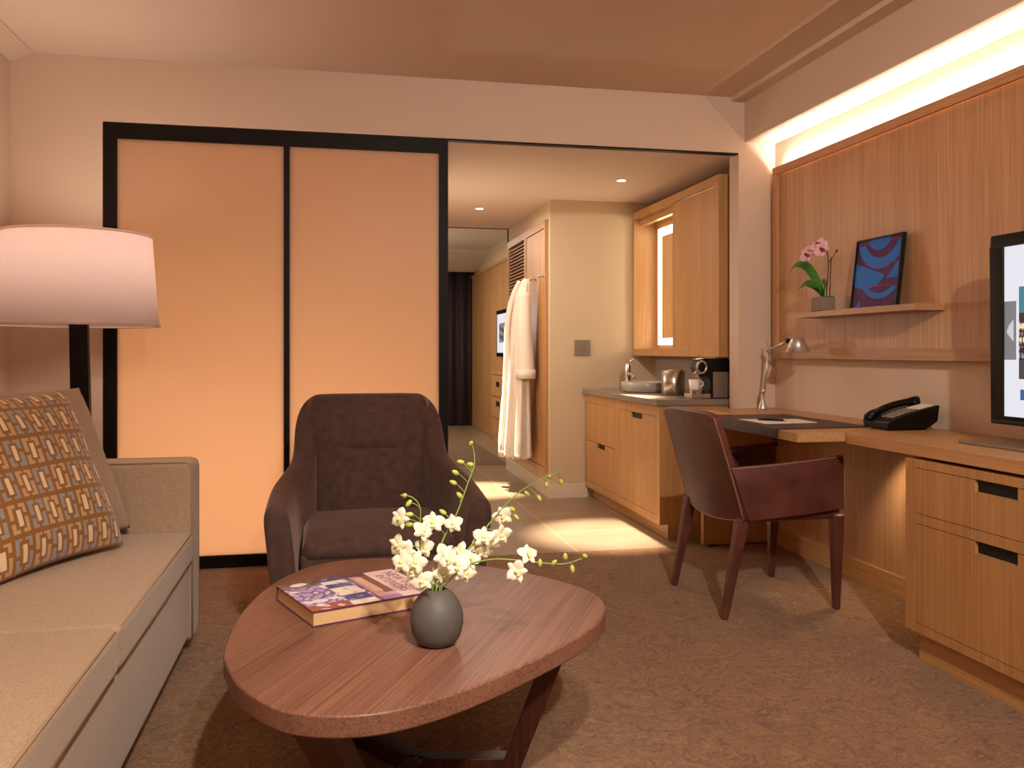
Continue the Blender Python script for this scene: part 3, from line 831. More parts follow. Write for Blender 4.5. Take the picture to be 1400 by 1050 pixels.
for y0, y1 in ((2.285, 3.432), (.97, 2.279)):
    bm = nb(); rbox(bm, -1.28, SX+.004, y0, y1, .354, .472, .022, crown=.022)
    c = obj('seat_cushion', bm, 'sofa', t, smooth=True)
    bm = nb()
    for zz in (.364, .463):
        tube(bm, [(-1.2, y0+.006, zz), (SX-.02, y0+.006, zz), (SX-.003, y0+.02, zz), (SX-.001, (y0+y1)/2, zz), (SX-.003, y1-.02, zz), (SX-.02, y1-.006, zz), (-1.2, y1-.006, zz)], .004, 6)
    obj('piping', bm, 'piping', c, smooth=True)
for y in (3.50, .90):
    for x in (SX-.09, -1.38):
        bm = nb(); beam(bm, (x, y, .001), (x, y, .07), .045, .045, (0, 1, 0), .06, .06); obj('leg', bm, 'oak', t)

def pillow_mesh(c, R, U, w, h, T, n=48, pinch=.07):
    R = Vector(R).normalized(); U = Vector(U); U = (U-R*U.dot(R)).normalized(); N = R.cross(U)
    bm = nb(); c = Vector(c)
    def f(side):
        def g(u, v):
            a, b = u*2-1, v*2-1
            x = a*w/2*(1-pinch*(1-b*b)); y = b*h/2*(1-pinch*(1-a*a))
            z = side*T/2*((1-abs(a)**3.2)*(1-abs(b)**3.2))**.55
            z += .006*math.sin(a*5+b*3)*(1-a*a)*(1-b*b)
            return c+R*x+U*y+N*z
        return g
    surf(bm, n, n, f(1)); surf(bm, n, n, f(-1))
    return bm
# plain cushion standing at the far end, patterned one in front of it
bm = pillow_mesh((-.962, 3.18, .757), (.45, .893, 0), (-.36, .18, .91), .58, .56, .15, 48, .035)
tag(obj('sofa_cushion', bm, 'sofa', smooth=True), 'plain beige cushion leaning at the far end of sofa, behind the patterned one', 'cushion')
PW = PH = .545
bm = pillow_mesh((-.915, 2.92, .755), (.43, .903, 0), (-.42, .08, .90), PW, PH+.02, .15, 150, .05)
o = tag(obj('patterned_cushion', bm, 'pillow', smooth=True), 'gold, cream and grey-blue geometric patterned cushion on sofa', 'cushion')
def pcol(i, c):
    k = i % (149*149); u = (k % 149)/149; v = (k//149)/149
    cx = u*8.2; cy = v*5.6
    ix, iy = int(cx), int(cy); x = cx-ix; y = cy-iy
    x -= .5; y -= .5
    gold = lin('#8a5a22')
    tone = lin('#8f8c8c') if (ix+iy) % 2 else lin('#b8956c')
    if abs(x) < .12 and abs(y) < .25: return lin('#dcc3a0')
    if abs(x) < .42 and abs(y) < .43 and not (abs(x) < .24 and abs(y) < .33):
        if x < 0 and y < 0 and abs(x) < .10: return gold
        if -.14 < y < -.02 and x < 0: return gold
        if .02 < y < .14 and x > 0: return gold
        if -.1 < x < .04 and y > 0 and False: return gold
        if abs(y) > .33 and abs(x) < .07: return gold
        return tone
    return gold
paint_faces(o, pcol)

# ------------------------------------------------------------------ floor lamp behind the sofa arm
LX, LY = -1.125, 4.2
t = thing('floor_lamp', 'floor lamp with large white drum shade and dark post behind sofa', 'lamp', (LX, LY, 0))
bm = nb(); lathe(bm, [(.308, 1.672), (.338, 1.262), (.334, 1.262), (.304, 1.672)], (LX, LY, 0), 72)
s = obj('shade', bm, 'shade', t, smooth=True)
for r, z in ((.309, 1.670), (.339, 1.266)):
    bm = nb(); tube(bm, [(LX+r*math.cos(2*PI*k/72), LY+r*math.sin(2*PI*k/72), z) for k in range(73)], .006, 6)
    obj('rim', bm, 'shade', s, smooth=True)
bm = nb(); beam(bm, (LX+.03, LY, .03), (LX, LY, 1.40), .085, .05, (0, 1, 0), .075, .04)
obj('post', bm, 'dark', t, bevel=.004)
bm = nb(); lathe(bm, [(0, .001), (.17, .001), (.17, .02), (.16, .03), (0, .03)], (LX+.03, LY, 0), 40); obj('base', bm, 'dark', t, smooth=False)
bm = nb(); lathe(bm, [(0, 1.40), (.02, 1.40), (.03, 1.42), (.028, 1.45), (0, 1.465)], (LX, LY, 0), 20)
obj('bulb', bm, emitter('lamp_bulb', '#ffd9a8', 5), t, smooth=True)

# ------------------------------------------------------------------ coffee table
t = thing('coffee_table', 'rounded triangular dark wood coffee table in the foreground', 'table', (.25, 2.35, 0))
outl = [(-.263, 2.226), (-.242, 2.09), (-.196, 1.95), (-.11, 1.82), (-.015, 1.768), (.093, 1.761), (.217, 1.807), (.36, 1.902), (.498, 2.017), (.625, 2.138), (.715, 2.255), (.768, 2.392), (.757, 2.55), (.642, 2.751), (.475, 2.914), (.28, 3.035), (.112, 3.085), (-.064, 3.022), (-.188, 2.806), (-.252, 2.509)]
OL = [(p.x, p.y) for p in spline([(x, y, 0) for x, y in outl], 6, True)]
bm = nb(); prism(bm, OL, .372, .42)
obj('tabletop', bm, 'walnut', t, bevel=.006, seg=3)
C0 = Vector((.225, 2.35, 0))
for top, foot in (((.60, 2.26), (.47, 2.31)), ((-.05, 1.90), (.09, 2.13)), ((-.05, 2.78), (.085, 2.56))):
    T, F = Vector((*top, .372)), Vector((*foot, .001))
    dr = (T-F); dr.z = 0; dr.normalize()
    bm = nb(); beam(bm, F, T, .085, .05, dr, .10, .055); obj('leg', bm, 'legwood', t, bevel=.003)
    bm = nb(); e = F+dr*.03; beam(bm, C0+Vector((0, 0, .026)), Vector((e.x, e.y, .026)), .05, .05, (0, 0, 1)); obj('stretcher', bm, 'legwood', t, bevel=.003)

# book
ang = math.radians(21.5); BT = .4205
BC = Vector((-.054, 2.335, 0))
Rb, Fb = Vector((math.cos(ang), math.sin(ang), 0)), Vector((-math.sin(ang), math.cos(ang), 0))
BLn, BWd = .37, .30
def bp(a, b, z): return BC+Rb*a+Fb*b+Vector((0, 0, z))
def bslab(bm, a0, a1, b0, b1, z0, z1): hexa(bm, [bp(a0, b0, z0), bp(a1, b0, z0), bp(a1, b1, z0), bp(a0, b1, z0)], [bp(a0, b0, z1), bp(a1, b0, z1), bp(a1, b1, z1), bp(a0, b1, z1)])
t = thing('book', 'large hardback interiors book lying on the coffee table', 'book', bp(BLn/2, BWd/2, BT))
bm = nb(); bslab(bm, .004, BLn-.004, .004, BWd-.002, BT+.003, BT+.038); obj('pages', bm, 'pageedge', t)
bm = nb(); bslab(bm, 0, BLn, 0, BWd, BT, BT+.003); bslab(bm, 0, BLn, 0, BWd, BT+.038, BT+.041); bslab(bm, 0, BLn, BWd-.003, BWd, BT, BT+.041)
obj('cover_boards', bm, 'purple', t, bevel=.0008)
bm = nb(); NB, MB_ = 150, 120
surf(bm, NB, MB_, lambda u, v: bp(.001+(BLn-.002)*u, .001+(BWd-.002)*v, BT+.0416))
o = obj('cover_print', bm, 'printed', t, label='printed cover with room photo and pale title block')
rb = random.Random(5)
blobs = [(rb.uniform(.04, .5), rb.uniform(.1, .95), rb.uniform(.02, .07), rb.uniform(.02, .06)) for _ in range(16)]
def bookcol(i, c):
    u = (i % (NB-1))/(NB-1); v = (i//(NB-1))/(MB_-1)
    if u > .735: return lin('#eccfc8')
    if u > .725: return lin('#f4e2d8')
    if u > .56:
        w = (u-.56)/.165
        if v < .12: return lin('#b08ab0')
        if v < .22: return lin('#d8aeb8')
        if v > .9: return lin('#5d4650')
        if .3 < v < .85 and .2 < w < .62: return lin('#d9b8a4')
        return lin('#8c5a50') if w > .55 else lin('#c79088')
    if u > .545: return lin('#5b4a86')
    n = .5+.5*math.sin(u*40+3*math.sin(v*9))*math.sin(v*23+2*math.sin(u*13))
    if .32 < u < .53 and (v < .14 or .34 < v < .62 or .76 < v < .88): return lin('#efe2d0') if n > .12 else lin('#c9b4b0')
    if .32 < u < .53: return lin('#55508c') if n > .3 else lin('#8a8aa8')
    for bx, by, rx, ry in blobs:
        if ((u-bx)/rx)**2+((v-by)/ry)**2 < 1: return lin('#e9dfe0') if int(bx*100) % 3 else lin('#4a3b3c')
    if v < .17: return lin('#a5604c') if n > .3 else lin('#e0c0b8')
    if v > .8: return lin('#5d5648') if n > .5 else lin('#8a6a6c')
    return lin('#b7a3cc') if n > .55 else lin('#7f6a9e') if n > .2 else lin('#d9c6cc')
paint_faces(o, bookcol)
def text_mesh(body, size, M, mat, parent, name, label=None):
    cu = bpy.data.curves.new('t', 'FONT'); cu.body = body; cu.size = size; cu.align_x = 'CENTER'; cu.extrude = .0002
    to = bpy.data.objects.new('t', cu); COL.objects.link(to)
    bpy.context.view_layer.update()
    me = bpy.data.meshes.new_from_object(to.evaluated_get(bpy.context.evaluated_depsgraph_get()))
    bpy.data.objects.remove(to)
    bm = nb(); bm.from_mesh(me); bpy.data.meshes.remove(me)
    bmesh.ops.transform(bm, matrix=M, verts=bm.verts)
    return obj(name, bm, mat, parent, label=label)
for body, a, s in (('NEW YORK', .322, .046), ('INTERIORS', .287, .041)):
    p = bp(a, BWd/2, BT+.0422)
    M = Matrix.Translation(p) @ Matrix((( -Fb.x, Rb.x, 0, 0), (-Fb.y, Rb.y, 0, 0), (0, 0, 1, 0), (0, 0, 0, 1)))
    text_mesh(body, s, M, 'title', t, 'title')

# vase and orchid sprays
VX, VY, VZ = .252, 2.146, .4205
bm = nb(); lathe(bm, [(0, 0), (.036, 0), (.048, .006), (.060, .025), (.0665, .052), (.066, .075), (.058, .102), (.042, .124), (.026, .136), (.022, .137), (.021, .131), (.036, .118), (.052, .09), (.055, .05), (.03, .01), (0, .008)], (VX, VY, VZ), 56)
tag(obj('vase', bm, 'vase', smooth=True), 'small egg-shaped dark grey vase holding the white orchids', 'vase')
LBL = {'A': 'tall white orchid spray reaching straight up from the vase', 'B': 'white orchid spray slanting up to the right from the vase',
       'C': 'white orchid spray reaching low to the right over the table', 'D': 'white orchid spray leaning left over the book'}
from mathutils.geometry import intersect_point_line
for key, pts in SPRAYS.items():
    base = Vector((VX, VY, .445)); t = thing('orchid_spray', LBL[key], 'flowers', base, 'white orchid sprays in the grey vase')
    path = [Vector((VX+.01*random.uniform(-1, 1), VY+.01*random.uniform(-1, 1), .44))]+[Vector(p) for p in pts]
    path[1] = Vector((VX+.010*{'A': 0, 'B': .8, 'C': 1, 'D': -1}[key], VY+{'A': .01, 'B': .004, 'C': -.008, 'D': -.004}[key], .556))
    SP = spline(path, 6)
    bm = nb(); tube(bm, SP, [.0028, .0012], 7)
    def nearest(p): return min(SP[6:], key=lambda q: (q-p).length)
    fl_ = [Vector(p) for k, p in FLOWERS if k == key]; bd_ = [Vector(p) for k, p in BUDS if k == key]
    for p in fl_+bd_:
        q = nearest(p-Vector((0, 0, .02)))
        if (q-p).length > .006: tube(bm, [q, q.lerp(p, .5)+Vector((0, 0, .004)), p], .0011, 5, smooth_path=3)
    obj('stem', bm, 'stem', t, smooth=True)
    protos = []
    for i, p in enumerate(fl_):
        q = nearest(p); d = (p-q).normalized() if (p-q).length > 1e-4 else Vector((0, -1, 0))
        d = (d*.5+Vector((random.uniform(-.5, .5), -.9, random.uniform(-.1, .55)))).normalized()
        bm = place(blossom(None, random.uniform(.025, .030), hash((key, i)) % 999 if False else ord(key)*31+i), p, d, random.uniform(-.6, .6))
        obj('blossom', bm, ['petal', 'lip'], t, smooth=True)
    for p in bd_:
        q = nearest(p); d = (p-q)+Vector((0, 0, .002))
        if d.length < .004: d = Vector((0, 0, 1))
        bm = nb(); lathe(bm, [(0, -.010), (.004, -.008), (.0062, -.001), (.0045, .007), (0, .012)], p, 8, ax=d.normalized())
        obj('bud', bm, 'bud', t, smooth=True)
# ------------------------------------------------------------------ hall: vanity
t = thing('vanity_cabinet', 'oak vanity cabinet with drawers and door beyond the opening', 'cabinet', (2.2, 5.7, 0))
VXF = 1.94
bm = nb(); box(bm, VXF+.02, 2.528, 4.952, 6.53, .093, .817)
for a, b_, c, d in ((4.952, 4.999, .093, .817), (5.722, 5.785, .093, .817), (6.518, 6.536, .093, .817)): box(bm, VXF, VXF+.02, a, b_, c, d)
for a, b_ in ((4.999, 5.722), (5.785, 6.518)): box(bm, VXF, VXF+.02, a, b_, .093, .142); box(bm, VXF, VXF+.02, a, b_, .749, .817)
obj('body', bm, 'oak', t)
obj('plinth', B(2.0, 2.52, 4.97, 6.52, 0, .093), 'oakh', t)
bm = nb(); box(bm, VXF+.001, VXF+.018, 5.788, 6.515, .460, .747); obj('drawer', bm, 'oak', t)
drawer(5.785, 6.518, .142, .458, 6.13, .19, .036, x=VXF+.001, parent=t)
drawer(4.999, 5.722, .142, .749, 5.36, .20, .036, x=VXF+.001, parent=t, name='door')
c = obj('countertop', B(1.915, 2.529, 4.935, 6.537, .8175, .855), 'stone', bevel=.002)
tag(c, 'grey stone countertop on the oak vanity cabinet', 'countertop')
CT = .8555
bm = nb(); bx_, by_ = 2.20, 5.92
def ell(prof, rx, ry):
    rows = []
    for r, z in prof:
        rows.append([bm.verts.new((bx_+(rx+r)*math.cos(2*PI*k/48), by_+(ry+r)*math.sin(2*PI*k/48), z)) for k in range(48)] if r > -.15 else [bm.verts.new((bx_, by_, z))])
    for a, b_ in zip(rows, rows[1:]):
        for k in range(48):
            k2 = (k+1) % 48
            vs = ([a[0]] if len(a) == 1 else [a[k], a[k2]])+([b_[0]] if len(b_) == 1 else [b_[k2], b_[k]])
            bm.faces.new(vs)
ell([(-1, CT), (-.022, CT), (-.008, CT+.01), (0, CT+.07), (-.004, CT+.074), (-.012, CT+.07), (-.03, CT+.022), (-1, CT+.018)], .165, .19)
tag(obj('vessel_basin', bm, 'basin', smooth=True, bevel=0), 'low round grey-white vessel basin on the stone counter', 'basin')
t = thing('faucet', 'slim chrome basin faucet behind the vessel basin', 'faucet', (2.17, 6.2, CT))
fx, fy = 2.175, 6.20
bm = nb(); lathe(bm, [(0, CT), (.026, CT), (.026, CT+.006), (.021, CT+.008), (.021, CT+.19), (.019, CT+.20), (0, CT+.20)], (fx, fy, 0), 24); obj('body', bm, 'chrome', t, smooth=True)
bm = nb(); tube(bm, [(fx, fy, CT+.125), (fx+.008, fy-.06, CT+.12), (fx+.012, fy-.11, CT+.098)], .011, 12, smooth_path=4); obj('spout', bm, 'chrome', t, smooth=True)
bm = nb(); tube(bm, [(fx, fy, CT+.20), (fx+.02, fy-.045, CT+.228)], [.010, .007], 10); obj('lever', bm, 'chrome', t, smooth=True)
t = thing('ice_bucket', 'brushed steel ice bucket beside the basin', 'bucket', (2.235, 5.46, CT))
bm = nb(); lathe(bm, [(0, CT), (.074, CT), (.078, CT+.004), (.078, CT+.155), (.074, CT+.158), (.070, CT+.15), (.070, CT+.02), (0, CT+.015)], (2.235, 5.46, 0), 40); obj('body', bm, 'steel', t, smooth=True, bevel=0)
bm = nb(); lathe(bm, [(.074, CT+.157), (.070, CT+.164), (.03, CT+.17), (0, CT+.171)], (2.235, 5.46, 0), 40); obj('lid', bm, 'steel', t, smooth=True)

# coffee machine: front faces -x
t = thing('coffee_machine', 'black and chrome capsule coffee machine at near end of counter', 'coffee machine', (2.33, 5.06, CT))
ma, mb = 4.985, 5.115
bm = nb(); prof = [(2.29, CT+.001), (2.425, CT+.001), (2.435, CT+.20), (2.42, CT+.235), (2.40, CT+.245), (2.245, CT+.245), (2.225, CT+.235), (2.205, CT+.19), (2.215, CT+.165), (2.26, CT+.15), (2.285, CT+.11)]
def yprism(bm, pr, y0, y1, mi=0):
    lo = [bm.verts.new((x, y0, z)) for x, z in pr]; hi = [bm.verts.new((x, y1, z)) for x, z in pr]; n = len(pr)
    bm.faces.new(lo).material_index = mi; bm.faces.new(hi[::-1]).material_index = mi
    for i in range(n): bm.faces.new((lo[i], hi[i], hi[(i+1) % n], lo[(i+1) % n])).material_index = mi
yprism(bm, prof, ma, mb); obj('body', bm, 'black', t, bevel=.004)
bm = nb(); yprism(bm, [(2.302, CT+.006), (2.415, CT+.006), (2.418, CT+.165), (2.302, CT+.165)], ma-.004, ma-.0005); obj('side_panel', bm, 'plate', t, label='grey side panel')
bm = nb(); tube(bm, [(2.22, 5.05, CT+.242), (2.25, 5.05, CT+.250), (2.40, 5.05, CT+.250), (2.432, 5.05, CT+.235), (2.440, 5.05, CT+.20)], .006, 8)
for v in bm.verts: v.co.y = 5.05+(v.co.y-5.05)*10
obj('top_trim', bm, 'chrome', t, smooth=True)
bm = nb(); cc = Vector((2.225, ma-.006, CT+.195))
tube(bm, [cc+Vector((.030*math.cos(a*2*PI/28), 0, .036*math.sin(a*2*PI/28))) for a in range(29)], .008, 8)
tube(bm, [cc+Vector((-.03, 0, -.02)), cc+Vector((-.05, 0, -.05))], .008, 8); obj('lever', bm, 'chrome', t, smooth=True)
bm = nb(); tube(bm, [(2.235, 5.05, CT+.17), (2.225, 5.05, CT+.13)], [.02, .012], 12); obj('spout', bm, 'chrome', t, smooth=True)
bm = nb(); box(bm, 2.165, 2.292, ma+.005, mb-.005, CT+.001, CT+.03); lathe(bm, [(0, CT+.03), (.045, CT+.03), (.048, CT+.05), (0, CT+.05)], (2.225, 5.05, 0), 24); obj('drip_tray', bm, 'steel', t, bevel=.002)
t = thing('coffee_cup', 'white cup on the drip tray of the coffee machine', 'cup', (2.215, 5.05, CT+.052))
bm = nb(); z = CT+.0515; lathe(bm, [(0, z), (.026, z), (.030, z+.004), (.036, z+.066), (.034, z+.066), (.028, z+.008), (0, z+.006)], (2.208, 5.05, 0), 28); obj('cup', bm, 'cupw', t, smooth=True)
bm = nb(); tube(bm, [(2.24, 5.05, z+.055), (2.262, 5.05, z+.05), (2.264, 5.05, z+.028), (2.24, 5.05, z+.02)], .004, 8, smooth_path=4); obj('handle', bm, 'cupw', t, smooth=True)

# wall cabinet with lit mirror
t = thing('mirror_cabinet', 'oak wall cabinet with sliding door and lit mirror above basin', 'cabinet', (2.43, 5.75, 1.114))
cx, y0, y1, z0, z1 = 2.335, 4.972, 6.545, 1.114, 2.247
fw = .055
bm = nb(); box(bm, cx, 2.529, y0, y1, z1-fw, z1); box(bm, cx, 2.529, y0, y1, z0, z0+fw); box(bm, cx, 2.529, y0, y0+.075, z0+fw, z1-fw); box(bm, cx, 2.529, y1-.035, y1, z0+fw, z1-fw)
obj('carcass', bm, 'oak', t)
obj('inner_back', B(2.515, 2.529, y0+.075, y1-.035, z0+fw, z1-fw), 'oak', t)
obj('sliding_door', B(cx+.008, cx+.030, y0+.079, 5.735, z0+fw+.004, z1-fw-.008), 'oak', t, label='plain oak sliding door covering the near half')
bm = nb(); box(bm, cx+.05, cx+.09, 5.7, y1-.036, z1-fw-.05, z1-fw-.001); obj('inner_rail', bm, 'oakh', t)
my0, my1, mz0, mz1 = 5.10, 6.42, z0+fw+.03, z1-fw-.085
obj('mirror', B(2.508, 2.5148, my0, my1, mz0, mz1), 'mirror', t)
bm = nb(); w = .05
box(bm, 2.502, 2.5078, my1-w, my1, mz0, mz1); box(bm, 2.502, 2.5078, my0, my0+w, mz0, mz1)
box(bm, 2.502, 2.5078, my0+w, my1-w, mz1-w-.01, mz1); box(bm, 2.502, 2.5078, my0+w, my1-w, mz0, mz0+w)
obj('mirror_light', bm, 'led', t, label='glowing white band around the mirror')
# switch plate
t = thing('light_switch', 'square grey switch plate on the hall wall', 'switch', (1.92, 6.545, 1.11))
bm = nb(); box(bm, 1.856, 1.984, 6.540, 6.5495, 1.112, 1.238); obj('plate', bm, 'plate', t, bevel=.002)
for px in (1.895, 1.945):
    for pz in (1.15, 1.20):
        bm = nb(); box(bm, px-.008, px+.008, 6.535, 6.541, pz-.010, pz+.010); obj('button', bm, 'plate', t)

# wardrobe with louvres
t = thing('wardrobe', 'built-in oak wardrobe with louvred section and plain door in the hall', 'wardrobe', (1.85, 7.37, .19))
wx, y0, y1, z0, z1 = 1.634, 6.622, 8.118, .192, 2.188
bm = nb()
box(bm, wx+.022, 2.1, y0, y1, z0, z1) if False else None
box(bm, wx, 2.1, y0, y0+.03, z0, z1); box(bm, wx, 2.1, y1-.04, y1, z0, z1); box(bm, wx, 2.1, y0+.03, y1-.04, z1-.06, z1); box(bm, wx, 2.1, y0+.03, y1-.04, z0, z0+.03)
box(bm, wx, 1.9, 7.32, 7.38, z0+.03, z1-.06); box(bm, 2.08, 2.1, y0+.03, y1-.04, z0+.03, z1-.06)
obj('carcass', bm, 'oak', t)
obj('door', B(wx+.006, wx+.026, y0+.034, 7.316, z0+.034, z1-.066), 'oak', t)
bm = nb(); n = 62
for k in range(n):
    z = z0+.05+(z1-.07-z0-.05)*k/n
    hexa(bm, [(wx+.004, 7.384, z), (wx+.004, y1-.044, z), (wx+.026, y1-.044, z+.016), (wx+.026, 7.384, z+.016)],
         [(wx+.004, 7.384, z+.007), (wx+.004, y1-.044, z+.007), (wx+.026, y1-.044, z+.023), (wx+.026, 7.384, z+.023)])
obj('louvre_panel', bm, 'oak', t)
for y in (6.655, 6.94):
    bm = nb(); tube(bm, [(wx+.006, y, 1.742), (wx-.035, y, 1.742)], .006, 10); tube(bm, [(wx-.035, y, 1.742), (wx-.045, y, 1.742)], .014, 12)
    tube(bm, [(wx+.007, y, 1.742), (wx+.001, y, 1.742)], .014, 12); obj('hook', bm, 'steel', t, smooth=True)

# bath robe
t = thing('bathrobe', 'white bathrobe hanging from a hook on the wardrobe door', 'bathrobe', (1.52, 7.0, .27))
keys = [(1.745, 1.560, 6.95, .030, .035), (1.70, 1.545, 6.95, .055, .07), (1.60, 1.53, 6.97, .075, .12), (1.40, 1.515, 6.99, .085, .17), (1.15, 1.505, 7.01, .095, .19), (.95, 1.50, 7.03, .10, .20), (.65, 1.495, 7.05, .115, .24), (.40, 1.49, 7.06, .125, .27), (.28, 1.49, 7.06, .125, .27)]
def robef(u, v):
    k = v*(len(keys)-1); i = min(int(k), len(keys)-2); f = k-i
    z, x, y, rx, ry = [a+(b_-a)*f for a, b_ in zip(keys[i], keys[i+1])]
    a = 2*PI*u; fold = 1+(.10+.13*v)*math.sin(a*7+1.5*v)*min(1, v*2)+.05*math.sin(a*13+3)
    px = x+rx*.88*math.cos(a)*fold; py = y+ry*.85*math.sin(a)*fold
    if v > .98: z += .02*math.sin(a*6)
    return Vector((min(px, 1.628-.002*abs(math.sin(a*3))), py, z))
bm = nb(); g = surf(bm, 72, 50, robef, close_u=True)
bm.faces.new(g[0]); bm.faces.new(g[-1][::-1])
obj('robe_body', bm, 'towel', t, smooth=True)
for (p, r) in (([(1.53, 6.89, 1.62), (1.52, 6.86, 1.35), (1.53, 6.85, 1.08), (1.53, 6.85, .93)], [.05, .075]), ([(1.52, 7.03, 1.62), (1.48, 7.05, 1.38), (1.47, 7.06, 1.14)], [.045, .05])):
    bm = nb(); tube(bm, p, r, 16, smooth_path=6); s = obj('sleeve', bm, 'towel', t, smooth=True)
    e = Vector(p[-1]); bm = nb(); tube(bm, [e+Vector((0, 0, .07)), e-Vector((0, 0, .004))], r[1]+.006, 18); obj('cuff', bm, 'towel', s, smooth=True)
bm = nb(); tube(bm, [(1.50, 6.93, 1.72), (1.45, 6.98, 1.60), (1.41, 7.0, 1.40), (1.40, 7.01, 1.10), (1.385, 7.02, .7), (1.37, 7.02, .33)], .022, 10, smooth_path=5); obj('collar', bm, 'towel', t, smooth=True)

# bedroom beyond
t = thing('bedroom_wall_cabinet', 'wall of tall oak cabinet panels in the far bedroom', 'cabinet', (2.12, 10.8, 0))
for a, b_ in ((8.26, 10.1), (10.105, 11.7), (11.705, 13.2)):
    obj('panel', B(2.10, 2.148, a, b_, .004, 2.27), 'oak', t)
obj('cornice', B(2.085, 2.148, 8.26, 13.2, 2.272, 2.31), 'oakh', t)
t = thing('bedroom_dresser', 'low oak dresser with black grips below the far television', 'dresser', (2.04, 10.0, 0))
bm = nb(); box(bm, 2.0, 2.098, 9.0, 10.95, .1, .86); obj('body', bm, 'oak', t)
obj('top', B(1.985, 2.098, 8.98, 10.96, .862, .885), 'oakh', t); obj('plinth', B(2.02, 2.098, 9.02, 10.9, .004, .1), 'oak', t)
for a, b_ in ((10.0, 10.92), (9.03, 9.95)):
    for z in (.42, .66):
        d = obj('drawer', B(1.985, 1.999, a, b_, z-.10 if z < .5 else z-.07, z+.12 if z < .5 else z+.17), 'oak', t)
        obj('handle_recess', B(1.980, 1.986, (a+b_)/2-.1, (a+b_)/2+.1, z+.05, z+.11), 'cut', d)
t = thing('wall_television', 'small black-framed television on the far bedroom wall', 'television', (2.05, 10.4, 1.08))
bm = nb(); box(bm, 2.03, 2.098, 9.75, 10.80, 1.08, 1.66); obj('bezel', bm, 'black', t, bevel=.005)
bm = nb(); surf(bm, 60, 50, lambda u, v: (2.0285, 10.74-.93*u, 1.13+.48*v)); o = obj('screen', bm, 'screen', t, label='lit white screen with grey pictures')
def tv2(i, c):
    u = (i % 59)/59; v = (i//59)/49
    if .14 < u < .86 and .25 < v < .75: return lin('#3a3a40') if math.sin(u*40)+math.sin(v*30+u*9) > 0 else lin('#a08a80')
    return lin('#e4e5ee')
paint_faces(o, tv2)
bm = nb()
def curt(u, v): x = -1.5+3.58*u; return Vector((x, 13.2+.045*math.sin(x*38+.6*math.sin(x*5)), .01+2.5*v))
slab_surf(bm, 640, 3, curt, .006)
tag(obj('curtain', bm, 'curtain', smooth=True), 'dark aubergine pleated curtain across the far bedroom wall', 'curtain')

# recessed downlights in the hall ceiling
for x, y, lb in ((1.19, 7.09, 'round recessed ceiling downlight, the farther one in the hall'), (1.96, 5.72, 'round recessed ceiling downlight, the nearer one above the vanity')):
    t = thing('ceiling_downlight', lb, 'ceiling light', (x, y, H2), 'hall ceiling downlights')
    bm = nb(); lathe(bm, [(.028, H2-.001), (.045, H2-.004), (.047, H2-.0005)], (x, y, 0), 32); obj('trim_ring', bm, 'white', t, smooth=True)
    bm = nb(); lathe(bm, [(0, H2-.001), (.030, H2-.0012)], (x, y, 0), 32); obj('lamp', bm, 'lampglow', t)

# ------------------------------------------------------------------ lights
def light(kind, name, loc_, energy, col=(1, .76, .52), rot=None, aim=None, **kw):
    l = bpy.data.lights.new(name, kind); l.energy = energy; l.color = col
    for k, v in kw.items(): setattr(l, k, v)
    o = bpy.data.objects.new(name, l); COL.objects.link(o); o.location = loc_
    if aim is not None: o.rotation_euler = (Vector(aim)-Vector(loc_)).to_track_quat('-Z', 'Y').to_euler()
    elif rot: o.rotation_euler = rot
    return o
WARM = (1, .86, .73)
R_ = math.radians
light('SPOT', 'hall_spot_far', (1.19, 7.09, 2.31), 1700, (1, .85, .66), aim=(1.19, 7.05, 0), spot_size=R_(26), spot_blend=.8, shadow_soft_size=.03)
light('SPOT', 'hall_spot_near', (1.92, 5.62, 2.31), 1400, (1, .85, .66), aim=(1.68, 5.20, 0), spot_size=R_(28), spot_blend=.85, shadow_soft_size=.03)
light('AREA', 'hall_fill_down', (1.15, 6.3, 2.28), 15, WARM, rot=(0, 0, 0), shape='RECTANGLE', size=.5, size_y=2.0)  # unseen soft fill added for the hall, no fixture there
light('AREA', 'bedroom_area_light', (.3, 10.6, 2.5), 60, WARM, rot=(0, 0, 0), shape='RECTANGLE', size=1.6, size_y=2.4)  # wide area light facing down over the bedroom, no fixture modelled
light('AREA', 'bathroom_light', (-.35, 6.3, .30), 27, (1, .66, .40), aim=(-.3, 4.8, .45), shape='RECTANGLE', size=2.1, size_y=.5)
light('AREA', 'panel_cove_light', (2.594, 2.6, 2.212), 52, (1, .88, .76), rot=(R_(180), 0, 0), shape='RECTANGLE', size=.02, size_y=4.1)
light('AREA', 'left_cove_fill', (-1.55, .95, 2.225), 30, WARM, rot=(R_(180), 0, 0), shape='RECTANGLE', size=.04, size_y=5.0)  # left cove glow, lowered out of view as fill for the ceiling
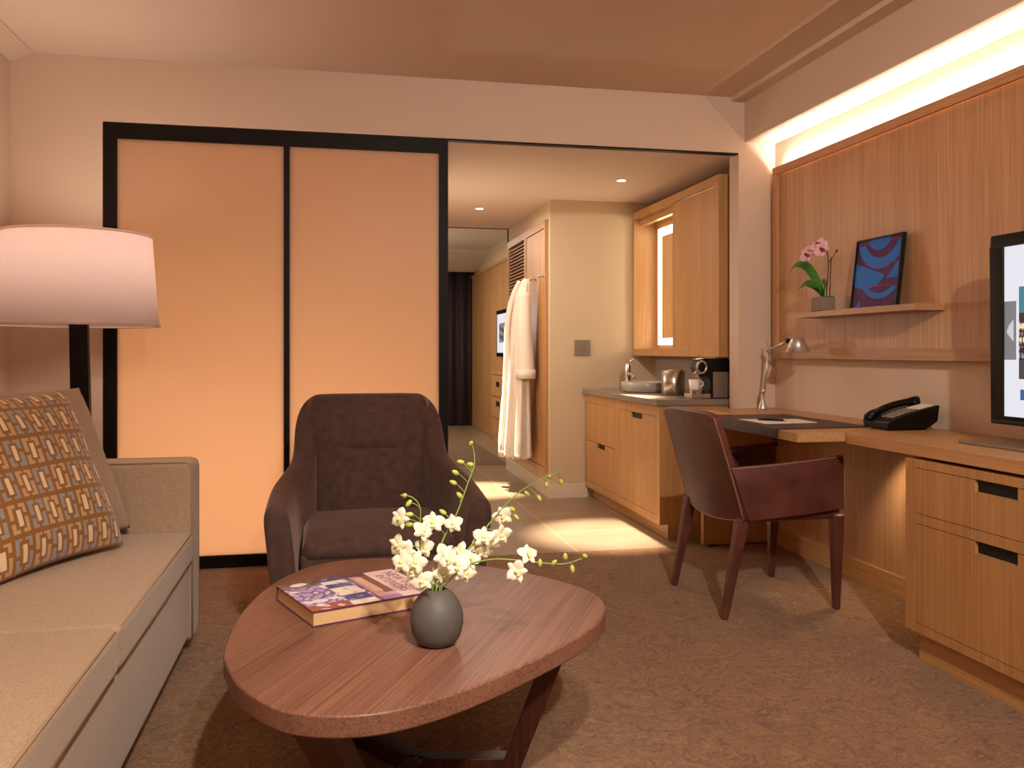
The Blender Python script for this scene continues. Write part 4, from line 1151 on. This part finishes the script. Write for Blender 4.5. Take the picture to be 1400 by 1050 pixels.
# key and left room downlights, behind and above the viewpoint; added fills follow
light('SPOT', 'room_spot_key', (.7, -.6, 2.62), 370, (1, .88, .76), aim=(1.75, 3.9, .8), spot_size=R_(76), spot_blend=.8, shadow_soft_size=.05)
light('SPOT', 'room_spot_left', (.4, .3, 2.62), 260, (1, .88, .76), aim=(-.3, 1.75, .3), spot_size=R_(62), spot_blend=.8, shadow_soft_size=.05)
light('AREA', 'room_fill_down', (.3, .2, 2.63), 10, WARM, rot=(0, 0, 0), shape='RECTANGLE', size=2.0, size_y=3.0)  # unseen soft fill over the room, not a ceiling fixture
light('SPOT', 'room_fill_up', (.2, -.9, 1.5), 280, WARM, aim=(.2, -.5, 2.66), spot_size=R_(120), spot_blend=1, shadow_soft_size=.15)  # uplight added behind the viewpoint to brighten the ceiling
light('SPOT', 'floor_lamp_ceiling_fill', (LX, LY, 1.58), 12, (1, .84, .70), rot=(R_(180), 0, 0), spot_size=R_(150), spot_blend=1, shadow_soft_size=.06)  # extra spot added above the bulb to lift the ceiling
light('POINT', 'floor_lamp_shade_fill', (LX, LY, 1.51), 7.5, (1, .82, .70), shadow_soft_size=.11)  # point light added inside the shade to brighten it, replacing front light
light('POINT', 'hall_hidden_fill', (.76, 6.2, 1.35), 14, WARM, shadow_soft_size=.1)  # fill added out of view to brighten the hall ceiling, no wall fixture
light('POINT', 'bedroom_fill_point', (.2, 10.6, 1.6), 45, WARM, shadow_soft_size=.15)  # fill added to brighten the bedroom ceiling, no lamp stands here
light('SPOT', 'under_cabinet_spot', (2.40, 3.55, .755), 12, (1, .74, .45), aim=(2.45, 3.3, 0), spot_size=R_(120), spot_blend=.6, shadow_soft_size=.03)

W = bpy.data.worlds.new('world'); SC.world = W; W.use_nodes = True
W.node_tree.nodes['Background'].inputs['Color'].default_value = (.9, .6, .4, 1); W.node_tree.nodes['Background'].inputs['Strength'].default_value = .02

# ------------------------------------------------------------------ camera
cam = bpy.data.cameras.new('camera'); co = bpy.data.objects.new('camera', cam); COL.objects.link(co)
cam.sensor_width = 36; cam.lens = 1180/1400*36; cam.shift_y = -45/1400; cam.clip_start = .02
co.location = (0, 0, 1.15); co.rotation_euler = (R_(90), 0, -math.atan(244/1180))
SC.camera = co
SC.view_settings.view_transform = 'Standard'; SC.view_settings.look = 'None'; SC.view_settings.gamma = 1; SC.view_settings.exposure = 0
SC.view_settings.use_curve_mapping = False
SC.cycles.max_bounces = 10; SC.cycles.diffuse_bounces = 6; SC.cycles.sample_clamp_indirect = 4
SC.cycles.use_denoising = True
